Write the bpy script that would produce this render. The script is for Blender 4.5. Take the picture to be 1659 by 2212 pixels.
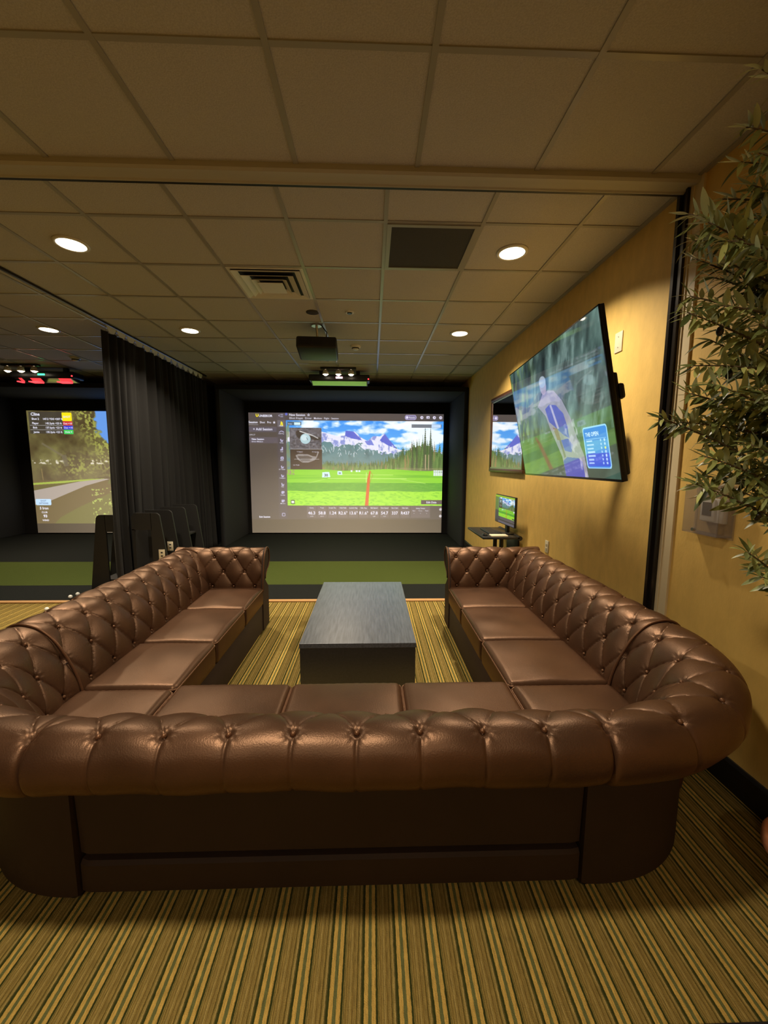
import bpy, bmesh, math, random
import numpy as np
from mathutils import Vector, Matrix
random.seed(7); rng = np.random.default_rng(7)
PI = math.pi
for o in list(bpy.data.objects): bpy.data.objects.remove(o)
S = bpy.context.scene
COL = S.collection

# ------------------------------------------------------------------ camera, world, lights, exposure
CAM_Z = 1.53
def camera():
    yaw, pitch, roll, f = .03018, .12033, .00509, 871.58
    cd = bpy.data.cameras.new('camera'); co = bpy.data.objects.new('camera', cd); COL.objects.link(co)
    fw = Vector((math.sin(yaw), math.cos(yaw), 0)); rt = Vector((math.cos(yaw), -math.sin(yaw), 0)); up = Vector((0, 0, 1))
    f2 = fw*math.cos(pitch) - up*math.sin(pitch); u2 = up*math.cos(pitch) + fw*math.sin(pitch)
    r3 = rt*math.cos(roll) + u2*math.sin(roll); u3 = -rt*math.sin(roll) + u2*math.cos(roll)
    m = Matrix((r3, u3, -f2)).transposed().to_4x4(); m.translation = (0, 0, CAM_Z)
    co.matrix_world = m
    cd.sensor_fit = 'AUTO'; cd.sensor_width = 36; cd.lens = f*36/2212; cd.clip_start = .05
    S.camera = co
camera()
w = bpy.data.worlds.new('world'); S.world = w; w.use_nodes = True
w.node_tree.nodes['Background'].inputs[0].default_value = (.02, .016, .01, 1)
w.node_tree.nodes['Background'].inputs[1].default_value = .3
S.view_settings.view_transform = 'Standard'; S.view_settings.look = 'None'
S.view_settings.gamma = 1; S.view_settings.use_curve_mapping = False
S.view_settings.exposure = 0.0
LAMP = (1, .85, .64)           # warm recessed LEDs
P_CAN = 36.0                   # watts per recessed light in the bays
P_BACK = 17.0                  # watts per recessed light behind the camera
P_SPOT = 10.0
P_KEY = 34.0                   # the lamp over the aisle just in front of the viewer
SCREEN_GAIN = 1.1
def area(name, loc, size, power, color=LAMP, spread=132, rot=(0, 0, 0)):
    l = bpy.data.lights.new(name, 'AREA'); l.shape = 'DISK'; l.size = size; l.energy = power; l.color = color
    l.spread = math.radians(spread)
    o = bpy.data.objects.new(name, l); COL.objects.link(o); o.location = loc; o.rotation_euler = rot
    return o
CEIL = 3.016
XW = 1.71                      # right wall
CANS = [(-2.07, 3.04), (.99, 3.03), (-2.067, 4.86), (1.005, 4.82), (-3.665, 4.90)]
CANS_BACK = [(-.55, .45), (.25, -1.75), (-1.6, -1.75)]
for i, (x, y) in enumerate(CANS): area('can_light', (x, y, CEIL-.012), .17, P_CAN)
for i, (x, y) in enumerate(CANS_BACK): area('can_light', (x, y, CEIL-.012), .17, P_BACK if i else P_KEY, LAMP, 168 if i else 132)

# ------------------------------------------------------------------ materials
def lin(c): return tuple(((v/255)/12.92 if v/255 <= .04045 else ((v/255+.055)/1.055)**2.4) for v in c)
def mat(name, col, rough=.5, metal=0, bump=0, scale=60, vary=0, coat=0, spec=.5, emit=None, es=0, aniso=None, alpha=1, trans=0, ior=1.5, vscale=None, tint=None, crough=.03):
    m = bpy.data.materials.new(name); m.use_nodes = True; nt = m.node_tree; b = nt.nodes['Principled BSDF']
    b.inputs['Base Color'].default_value = (*col, 1); b.inputs['Roughness'].default_value = rough
    b.inputs['Metallic'].default_value = metal; b.inputs['Coat Weight'].default_value = coat; b.inputs['Coat Roughness'].default_value = crough
    b.inputs['Specular IOR Level'].default_value = spec; b.inputs['IOR'].default_value = ior
    if tint: b.inputs['Specular Tint'].default_value = (*tint, 1)
    b.inputs['Transmission Weight'].default_value = trans; b.inputs['Alpha'].default_value = alpha
    if emit: b.inputs['Emission Color'].default_value = (*emit, 1); b.inputs['Emission Strength'].default_value = es
    tc = nt.nodes.new('ShaderNodeTexCoord'); src = tc.outputs['Object']
    if aniso:
        mp = nt.nodes.new('ShaderNodeMapping'); mp.inputs['Scale'].default_value = aniso; nt.links.new(src, mp.inputs[0]); src = mp.outputs[0]
    if bump or vary:
        n = nt.nodes.new('ShaderNodeTexNoise'); n.inputs['Scale'].default_value = scale; n.inputs['Detail'].default_value = 4
        nt.links.new(src, n.inputs['Vector'])
        if bump:
            bp = nt.nodes.new('ShaderNodeBump'); bp.inputs['Strength'].default_value = bump; bp.inputs['Distance'].default_value = .004
            nt.links.new(n.outputs['Fac'], bp.inputs['Height']); nt.links.new(bp.outputs[0], b.inputs['Normal'])
        if vary:
            n2 = n
            if vscale:
                n2 = nt.nodes.new('ShaderNodeTexNoise'); n2.inputs['Scale'].default_value = vscale; n2.inputs['Detail'].default_value = 5; nt.links.new(src, n2.inputs['Vector'])
            r = nt.nodes.new('ShaderNodeMapRange'); r.inputs[1].default_value = .3; r.inputs[2].default_value = .7
            r.inputs[3].default_value = 1-vary; r.inputs[4].default_value = 1+vary
            mx = nt.nodes.new('ShaderNodeVectorMath'); mx.operation = 'SCALE'; mx.inputs[0].default_value = col
            nt.links.new(n2.outputs['Fac'], r.inputs[0]); nt.links.new(r.outputs[0], mx.inputs['Scale']); nt.links.new(mx.outputs[0], b.inputs['Base Color'])
    return m
M = {}
M['tile'] = mat('ceiling_tile', (.54, .51, .485), .95, bump=.5, scale=160, vary=.10)
M['tbar'] = mat('grid_metal', (.36, .34, .31), .28)
M['beam'] = mat('beam_paint', (.48, .44, .36), .6)
M['wall'] = mat('mustard_wallcovering', (.76, .50, .135), .62, bump=.25, scale=90, vary=.07, vscale=14, aniso=(1, 1, .5))
M['wallblack'] = mat('black_wall', (.012, .012, .013), .9)
M['base'] = mat('black_baseboard', (.012, .010, .009), .45)
M['black'] = mat('black_plastic', (.012, .012, .013), .4)
M['blackmatt'] = mat('black_board', (.014, .013, .012), .6)
M['blackgloss'] = mat('black_gloss', (.01, .01, .01), .15)
M['fabric'] = mat('black_velour', (.009, .0085, .0085), .95, bump=.3, scale=300)
M['enclosure'] = mat('enclosure_fabric', (.03, .032, .036), .9)
M['cream'] = mat('cream_trim', (.70, .58, .36), .5)
M['post'] = mat('dark_bronze_post', (.02, .015, .012), .28, metal=.3)
M['white'] = mat('white_plastic', (.75, .72, .66), .4)
M['plate'] = mat('cream_plate', (.72, .64, .46), .4)
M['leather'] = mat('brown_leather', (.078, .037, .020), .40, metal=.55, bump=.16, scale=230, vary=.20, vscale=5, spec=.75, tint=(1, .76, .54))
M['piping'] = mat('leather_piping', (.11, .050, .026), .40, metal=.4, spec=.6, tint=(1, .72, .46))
M['leathershaded'] = mat('leather_panel_shaded', (.030, .016, .010), .65, bump=.12, scale=180, vary=.1, vscale=4, spec=.25)  # leather darkened: shade under the roll is put into the colour
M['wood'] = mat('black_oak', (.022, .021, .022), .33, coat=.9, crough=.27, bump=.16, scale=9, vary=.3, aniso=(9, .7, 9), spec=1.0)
M['woodtop'] = mat('black_oak_screen_sheen', (.125, .135, .16), .34, metal=.45, bump=.16, scale=9, vary=.35, aniso=(9, .7, 9), coat=.9, crough=.3)  # bluish reflection of the screen mixed into the black oak's base colour
M['turfblack'] = mat('charcoal_turf', (.018, .020, .018), 1, bump=1, scale=500, vary=.3, spec=.1)
M['turfgreen'] = mat('green_turf', (.075, .100, .022), 1, bump=1, scale=500, vary=.25, spec=.1)
M['lens'] = mat('lit_lens', (.9, .9, .85), .5, emit=(1, .86, .6), es=9)
M['spotlens'] = mat('lit_spot', (.9, .9, .85), .5, emit=(1, .82, .58), es=14)
M['chrome'] = mat('brushed_metal', (.55, .53, .5), .3, metal=.9)
M['greycage'] = mat('grille_grey', (.050, .044, .036), .8, bump=.6, scale=260)
M['terracotta'] = mat('terracotta', (.42, .16, .07), .7, bump=.2, scale=40, vary=.15)
M['soil'] = mat('moss_soil', (.03, .02, .01), 1, bump=1, scale=60)
M['bark'] = mat('olive_bark', (.11, .075, .04), .9, bump=.8, scale=50)
M['olive'] = mat('olive_fruit', (.012, .010, .008), .22)
M['golf'] = mat('golf_ball', (.85, .85, .80), .3, bump=.3, scale=300)
M['clear'] = mat('clear_acrylic', (.42, .36, .33), .15, alpha=.22)
M['lcd'] = mat('lcd_dark', (.03, .035, .03), .15)
M['red'] = mat('red_led', (.3, 0, 0), .5, emit=(1, .04, .05), es=2.6)
M['pinkled'] = mat('pink_led', (.3, 0, 0), .5, emit=(1, .45, .55), es=4)
M['greenled'] = mat('green_led', (0, .3, 0), .5, emit=(.05, 1, .3), es=3)
M['glassgreen'] = mat('sensor_window', (.55, .55, .5), .06, metal=1)
M['mirror'] = mat('mirror_glass', (.88, .88, .88), .015, metal=1)
M['woodframe'] = mat('dark_wood_frame', (.09, .038, .016), .35, bump=.2, scale=20, aniso=(1, 1, 8))
M['gold'] = mat('carpet_edge_trim', (.55, .30, .11), .5, bump=.3, scale=80)
M['keyboard'] = mat('key_dark', (.03, .03, .035), .4)
M['net'] = mat('grey_net', (.10, .10, .085), .8, bump=.8, scale=120, vary=.4)

def leafmat():
    m = bpy.data.materials.new('olive_leaf'); m.use_nodes = True; nt = m.node_tree; b = nt.nodes['Principled BSDF']
    g = nt.nodes.new('ShaderNodeNewGeometry'); a = nt.nodes.new('ShaderNodeMix'); a.data_type = 'RGBA'
    at = nt.nodes.new('ShaderNodeAttribute'); at.attribute_name = 'tint'
    r = nt.nodes.new('ShaderNodeValToRGB'); r.color_ramp.elements[0].color = (.06, .085, .025, 1); r.color_ramp.elements[1].color = (.50, .52, .17, 1)
    e = r.color_ramp.elements.new(.6); e.color = (.19, .22, .065, 1)
    nt.links.new(at.outputs['Fac'], r.inputs[0]); nt.links.new(g.outputs['Backfacing'], a.inputs[0])
    nt.links.new(r.outputs[0], a.inputs[6]); a.inputs[7].default_value = (.42, .45, .25, 1)
    nt.links.new(a.outputs[2], b.inputs['Base Color']); b.inputs['Roughness'].default_value = .42
    return m
M['leaf'] = leafmat()

def carpetmat():
    m = bpy.data.materials.new('striped_carpet'); m.use_nodes = True; nt = m.node_tree; b = nt.nodes['Principled BSDF']; L = nt.links
    tc = nt.nodes.new('ShaderNodeTexCoord'); sx = nt.nodes.new('ShaderNodeSeparateXYZ'); L.new(tc.outputs['Object'], sx.inputs[0])
    wn = nt.nodes.new('ShaderNodeTexNoise'); wn.inputs['Scale'].default_value = 90; L.new(tc.outputs['Object'], wn.inputs['Vector'])
    wob = nt.nodes.new('ShaderNodeMath'); wob.operation = 'MULTIPLY_ADD'; wob.inputs[1].default_value = .0030; L.new(wn.outputs['Fac'], wob.inputs[0]); L.new(sx.outputs['X'], wob.inputs[2])
    PER = .1005
    d = nt.nodes.new('ShaderNodeMath'); d.operation = 'MULTIPLY_ADD'; d.inputs[1].default_value = 1/PER; d.inputs[2].default_value = 10 + .19; L.new(wob.outputs[0], d.inputs[0])
    fr = nt.nodes.new('ShaderNodeMath'); fr.operation = 'FRACT'; L.new(d.outputs[0], fr.inputs[0])
    rp = nt.nodes.new('ShaderNodeValToRGB'); rp.color_ramp.interpolation = 'CONSTANT'; L.new(fr.outputs[0], rp.inputs[0])
    gold = (.50, .325, .080); dk = (.040, .044, .010); gg = (.125, .130, .045); ol = (.27, .19, .052); br = (.155, .098, .022); lt = (.40, .30, .105); tan = (.23, .16, .045); gd = (.085, .075, .02)
    stops = [(0, gold), (.115, gg), (.215, gold), (.335, dk), (.395, ol), (.415, gd), (.43, ol), (.475, br), (.495, ol), (.54, tan), (.585, lt), (.60, ol), (.655, br), (.675, tan), (.73, ol), (.775, br), (.80, gd), (.815, ol), (.86, lt), (.88, tan), (.905, gd), (.93, dk)]
    els = rp.color_ramp.elements
    els[0].position = 0; els[0].color = (*stops[0][1], 1); els[1].position = stops[1][0]; els[1].color = (*stops[1][1], 1)
    for p, c in stops[2:]:
        e = els.new(p); e.color = (*c, 1)
    mp = nt.nodes.new('ShaderNodeMapping'); mp.inputs['Scale'].default_value = (500, 30, 1); L.new(tc.outputs['Object'], mp.inputs[0])
    n = nt.nodes.new('ShaderNodeTexNoise'); n.inputs['Scale'].default_value = 1; n.inputs['Detail'].default_value = 3; L.new(mp.outputs[0], n.inputs['Vector'])
    mr = nt.nodes.new('ShaderNodeMapRange'); mr.inputs[1].default_value = .3; mr.inputs[2].default_value = .7; mr.inputs[3].default_value = .68; mr.inputs[4].default_value = 1.3; L.new(n.outputs['Fac'], mr.inputs[0])
    sc = nt.nodes.new('ShaderNodeVectorMath'); sc.operation = 'SCALE'; L.new(rp.outputs[0], sc.inputs[0]); L.new(mr.outputs[0], sc.inputs['Scale'])
    L.new(sc.outputs[0], b.inputs['Base Color']); b.inputs['Roughness'].default_value = 1; b.inputs['Specular IOR Level'].default_value = .1
    n2 = nt.nodes.new('ShaderNodeTexNoise'); n2.inputs['Scale'].default_value = 350; L.new(tc.outputs['Object'], n2.inputs['Vector'])
    bp = nt.nodes.new('ShaderNodeBump'); bp.inputs['Strength'].default_value = .8; bp.inputs['Distance'].default_value = .004
    L.new(n2.outputs['Fac'], bp.inputs['Height']); L.new(bp.outputs[0], b.inputs['Normal'])
    return m
M['carpet'] = carpetmat()

# ------------------------------------------------------------------ object helpers
def link(name, me, m=None, parent=None, smooth=False, loc=None):
    o = bpy.data.objects.new(name, me); COL.objects.link(o)
    if m is not None: me.materials.append(M[m] if isinstance(m, str) else m)
    if smooth: me.polygons.foreach_set('use_smooth', [True]*len(me.polygons))
    if parent is not None:
        o.parent = parent; o.matrix_parent_inverse = Matrix.Translation(-world_loc(parent))
    return o
def world_loc(o):
    v = Vector(o.location)
    p = o.parent
    if p is not None and o.type == 'EMPTY': v = v
    return v
def thing(name, label, cat, loc=(0, 0, 0), group=None):
    o = bpy.data.objects.new(name, None); COL.objects.link(o); o.location = loc; o.empty_display_size = .1
    o['label'] = label; o['category'] = cat
    if group: o['group'] = group
    return o
def tag(o, label, cat, group=None):
    o['label'] = label; o['category'] = cat
    if group: o['group'] = group
    return o
def struct(o): o['kind'] = 'structure'; return o
class B:
    """collects shapes for one mesh, in world coordinates"""
    def __init__(s): s.bm = bmesh.new()
    def box(s, a, b, bev=0, seg=2, mtx=None):
        r = bmesh.ops.create_cube(s.bm, size=1); v = r['verts']
        a = Vector(a); b = Vector(b); c = (a+b)/2; d = b-a
        for q in v: q.co = Vector((q.co.x*d.x, q.co.y*d.y, q.co.z*d.z))
        if bev:
            es = list({e for q in v for e in q.link_edges})
            rr = bmesh.ops.bevel(s.bm, geom=es, offset=bev, segments=seg, affect='EDGES', profile=.5)
            v = list({q for f in rr['faces'] for q in f.verts} | {q for q in v if q.is_valid})
        for q in v:
            q.co = q.co + c
            if mtx: q.co = mtx @ q.co
        return s
    def cyl(s, p0, p1, r0, r1=None, n=24, cap=True):
        p0 = Vector(p0); p1 = Vector(p1); r1 = r0 if r1 is None else r1; d = p1-p0
        q = Vector((0, 0, 1)).rotation_difference(d.normalized()).to_matrix().to_4x4(); q.translation = (p0+p1)/2
        bmesh.ops.create_cone(s.bm, cap_ends=cap, segments=n, radius1=r0, radius2=r1, depth=d.length, matrix=q)
        return s
    def sphere(s, c, r, sc=(1, 1, 1), n=12):
        m = Matrix.Translation(Vector(c)) @ Matrix.Diagonal((*sc, 1))
        bmesh.ops.create_uvsphere(s.bm, u_segments=n*2, v_segments=n, radius=r, matrix=m); return s
    def prism(s, pts, axis, a, b, bev=0):
        """extrude a 2D outline along axis x/y/z from a to b"""
        def P(u, v, t): return {'x': (t, u, v), 'y': (u, t, v), 'z': (u, v, t)}[axis]
        lo = [s.bm.verts.new(P(u, v, a)) for u, v in pts]; hi = [s.bm.verts.new(P(u, v, b)) for u, v in pts]
        n = len(pts); s.bm.faces.new(lo[::-1]); s.bm.faces.new(hi)
        for i in range(n): s.bm.faces.new((lo[i], lo[(i+1) % n], hi[(i+1) % n], hi[i]))
        return s
    def tube(s, pts, r, n=8, closed=False):
        P = [Vector(p) for p in pts]; rings = []; N = len(P)
        rr = r if hasattr(r, '__len__') else [r]*N
        up = None
        for i, p in enumerate(P):
            t = (P[(i+1) % N]-P[i-1]) if (closed or 0 < i < N-1) else (P[min(i+1, N-1)]-P[max(i-1, 0)])
            t.normalize()
            if up is None: up = t.orthogonal().normalized()
            up = (up - t*up.dot(t)); up.normalize(); sd = t.cross(up)
            rings.append([s.bm.verts.new(p + (up*math.cos(2*PI*k/n)+sd*math.sin(2*PI*k/n))*rr[i]) for k in range(n)])
        m = N if closed else N-1
        for i in range(m):
            A = rings[i]; C = rings[(i+1) % N]
            for k in range(n): s.bm.faces.new((A[k], A[(k+1) % n], C[(k+1) % n], C[k]))
        if not closed:
            s.bm.faces.new(rings[0][::-1]); s.bm.faces.new(rings[-1])
        return s
    def lathe(s, c, prof, n=40):
        rings = [[s.bm.verts.new((c[0]+r*math.cos(2*PI*k/n), c[1]+r*math.sin(2*PI*k/n), c[2]+z)) for k in range(n)] for r, z in prof]
        for A, C in zip(rings, rings[1:]):
            for k in range(n): s.bm.faces.new((A[k], A[(k+1) % n], C[(k+1) % n], C[k]))
        return s
    def quad(s, a, b, c, d): s.bm.faces.new([s.bm.verts.new(p) for p in (a, b, c, d)]); return s
    def put(s, name, m, parent=None, smooth=False, auto=False, xf=None):
        bmesh.ops.recalc_face_normals(s.bm, faces=s.bm.faces)
        if xf is not None: bmesh.ops.transform(s.bm, matrix=xf, verts=s.bm.verts)
        me = bpy.data.meshes.new(name); s.bm.to_mesh(me); s.bm.free()
        o = link(name, me, m, parent, smooth=smooth or auto)
        if auto:
            try:
                me.set_sharp_from_angle(angle=math.radians(35))
            except Exception: pass
        return o
def origin(o, p):
    """move a top-level mesh object's origin to p"""
    p = Vector(p); o.data.transform(Matrix.Translation(-p)); o.location = p; return o
def text(s, x, y, size, align='LEFT', bold=0, ex=1):
    """outlines of a text string as 2D polys appended through Blender's own font"""
    cu = bpy.data.curves.new('t', 'FONT'); cu.body = s; cu.size = size; cu.align_x = align; cu.offset = bold*size; cu.resolution_u = 2
    o = bpy.data.objects.new('t', cu); COL.objects.link(o)
    dg = bpy.context.evaluated_depsgraph_get(); me = bpy.data.meshes.new_from_object(o.evaluated_get(dg))
    v = [(p.co.x*ex+x, p.co.y+y) for p in me.vertices]; f = [tuple(p.vertices) for p in me.polygons]
    bpy.data.objects.remove(o); bpy.data.curves.remove(cu); bpy.data.meshes.remove(me)
    return v, f
# ------------------------------------------------------------------ picture painting for the lit displays
class Canvas:
    def __init__(s, w, h, dw, dh):
        s.w, s.h, s.dw, s.dh = w, h, dw, dh
        s.a = np.zeros((h, w, 3)); xs = (np.arange(w)+.5)/w*dw; ys = (np.arange(h)+.5)/h*dh
        s.X, s.Y = np.meshgrid(xs, ys)
    def noise(s, sx, sy, seed=0, octv=4):
        r = np.random.default_rng(seed); out = np.zeros((s.h, s.w)); amp = 1; tot = 0
        for o in range(octv):
            gx = s.X/(sx/2**o); gy = s.Y/(sy/2**o); nx = int(gx.max())+3; ny = int(gy.max())+3; g = r.random((ny, nx))
            x0 = np.floor(gx).astype(int); y0 = np.floor(gy).astype(int); fx = gx-x0; fy = gy-y0; fx = fx*fx*(3-2*fx); fy = fy*fy*(3-2*fy)
            out += amp*((g[y0, x0]*(1-fx)+g[y0, x0+1]*fx)*(1-fy)+(g[y0+1, x0]*(1-fx)+g[y0+1, x0+1]*fx)*fy); tot += amp; amp *= .5
        return out/tot
    def put(s, mask, col, al=1.0):
        c = np.array(col, float)
        if c.ndim == 1: c = c/255
        m = (mask*al)[..., None]; s.a = s.a*(1-m)+c*m
    def rect(s, x0, y0, x1, y1, col, al=1): s.put(((s.X >= x0) & (s.X < x1) & (s.Y >= y0) & (s.Y < y1)).astype(float), col, al)
    def rrect(s, x0, y0, x1, y1, r, col, al=1):
        dx = np.maximum(np.maximum(x0+r-s.X, s.X-(x1-r)), 0); dy = np.maximum(np.maximum(y0+r-s.Y, s.Y-(y1-r)), 0)
        s.put((np.hypot(dx, dy) <= r).astype(float), col, al)
    def circ(s, cx, cy, rx, ry, col, al=1): s.put((((s.X-cx)/rx)**2+((s.Y-cy)/ry)**2 <= 1).astype(float), col, al)
    def poly(s, pts, col, al=1):
        q = s.pbox(pts)
        if not q: return
        c = np.array(col, float)/255; v = s.a[q[0], q[1]]; m = (q[2]*al)[..., None]; s.a[q[0], q[1]] = v*(1-m)+c*m
    def pbox(s, pts):
        P = np.array(pts, float); x0, y0 = P.min(0); x1, y1 = P.max(0)
        i0 = max(int(x0/s.dw*s.w)-1, 0); i1 = min(int(x1/s.dw*s.w)+2, s.w); j0 = max(int(y0/s.dh*s.h)-1, 0); j1 = min(int(y1/s.dh*s.h)+2, s.h)
        if i0 >= i1 or j0 >= j1: return None
        X = s.X[j0:j1, i0:i1]; Y = s.Y[j0:j1, i0:i1]; c = np.zeros(X.shape, bool); n = len(P)
        for k in range(n):
            ax, ay = P[k]; bx, by = P[(k+1) % n]
            if ay == by: continue
            c ^= ((ay > Y) != (by > Y)) & (X < (bx-ax)*(Y-ay)/(by-ay)+ax)
        return slice(j0, j1), slice(i0, i1), c
    def pmask(s, pts):
        m = np.zeros((s.h, s.w)); q = s.pbox(pts)
        if q: m[q[0], q[1]] = q[2]
        return m
    def line(s, a, b, wd, col, al=1):
        a = np.array(a, float); b = np.array(b, float); d = b-a; L = np.hypot(*d)+1e-9; n = np.array((-d[1], d[0]))/L*wd/2
        s.poly([a+n, b+n, b-n, a-n], col, al)
def paint_text(cv, items, col=(222, 222, 240)):
    for it in items:
        st, x, y, sz, al = it[:5]; bd = it[5] if len(it) > 5 else 0
        v, f = text(st, x, -y, sz, al, bd); px = cv.dw/cv.w; py = cv.dh/cv.h
        if not v: continue
        acc = np.zeros((cv.h, cv.w)); S3 = [(-.33, -.33), (.33, -.33), (0, 0), (-.33, .33), (.33, .33)]
        for q in f:
            P = [(v[k][0], -v[k][1]) for k in q]
            for ox, oy in S3:
                g = cv.pbox([(a+ox*px, b+oy*py) for a, b in P])
                if g: acc[g[0], g[1]] += g[2]*.2
        cv.put(np.clip(acc*1.15, 0, 1), col)
def picture_mesh(name, cv, place, m, parent=None):
    """a fine lattice whose point colours are the displayed picture"""
    w, h = cv.w, cv.h
    xs = np.linspace(0, cv.dw, w); ys = np.linspace(0, cv.dh, h)
    P00 = np.array(place(0, 0)); PX = (np.array(place(cv.dw, 0))-P00)/cv.dw; PY = (np.array(place(0, cv.dh))-P00)/cv.dh
    XX, YY = np.meshgrid(xs, ys); V = P00+XX[..., None]*PX+YY[..., None]*PY
    me = bpy.data.meshes.new(name); nv = w*h
    me.vertices.add(nv); me.vertices.foreach_set('co', V.reshape(-1).astype('f'))
    idx = np.arange(nv).reshape(h, w); q = np.stack([idx[:-1, :-1], idx[1:, :-1], idx[1:, 1:], idx[:-1, 1:]], -1).reshape(-1, 4)
    nf = len(q); me.loops.add(nf*4); me.loops.foreach_set('vertex_index', q.reshape(-1).astype('i'))
    me.polygons.add(nf); me.polygons.foreach_set('loop_start', (np.arange(nf)*4).astype('i')); me.update(calc_edges=True)
    at = me.color_attributes.new('picture', 'FLOAT_COLOR', 'POINT')
    c = np.clip(cv.a, 0, 1); l = np.where(c <= .04045, c/12.92, ((c+.055)/1.055)**2.4)
    at.data.foreach_set('color', np.concatenate([l, np.ones((h, w, 1))], -1).reshape(-1).astype('f'))
    me.validate()
    return link(name, me, m, parent)
def displaymat(name, base, rough, strength, coat=0, ior=1.5, coat_rough=.03):
    m = mat(name, base, rough, spec=.3); nt = m.node_tree; b = nt.nodes['Principled BSDF']
    a = nt.nodes.new('ShaderNodeAttribute'); a.attribute_name = 'picture'
    nt.links.new(a.outputs['Color'], b.inputs['Emission Color']); b.inputs['Emission Strength'].default_value = strength
    b.inputs['Coat Weight'].default_value = coat; b.inputs['Coat IOR'].default_value = ior; b.inputs['Coat Roughness'].default_value = coat_rough
    return m

def conifer(cv, x, yb, h, wd, col, seed):
    r = random.Random(seed); n = max(3, int(h/14)); L = []; R = []
    for i in range(n):
        t = i/n; t2 = (i+1)/n
        L += [(x-wd*t*.35, yb-h+h*t), (x-wd*t2*(.8+.4*r.random()), yb-h+h*t2*.96)]
        R += [(x+wd*t*.35, yb-h+h*t), (x+wd*t2*(.8+.4*r.random()), yb-h+h*t2*.96)]
    cv.poly([(x, yb-h)]+L+[(x-wd*.6, yb), (x+wd*.6, yb)]+R[::-1], col)

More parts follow.
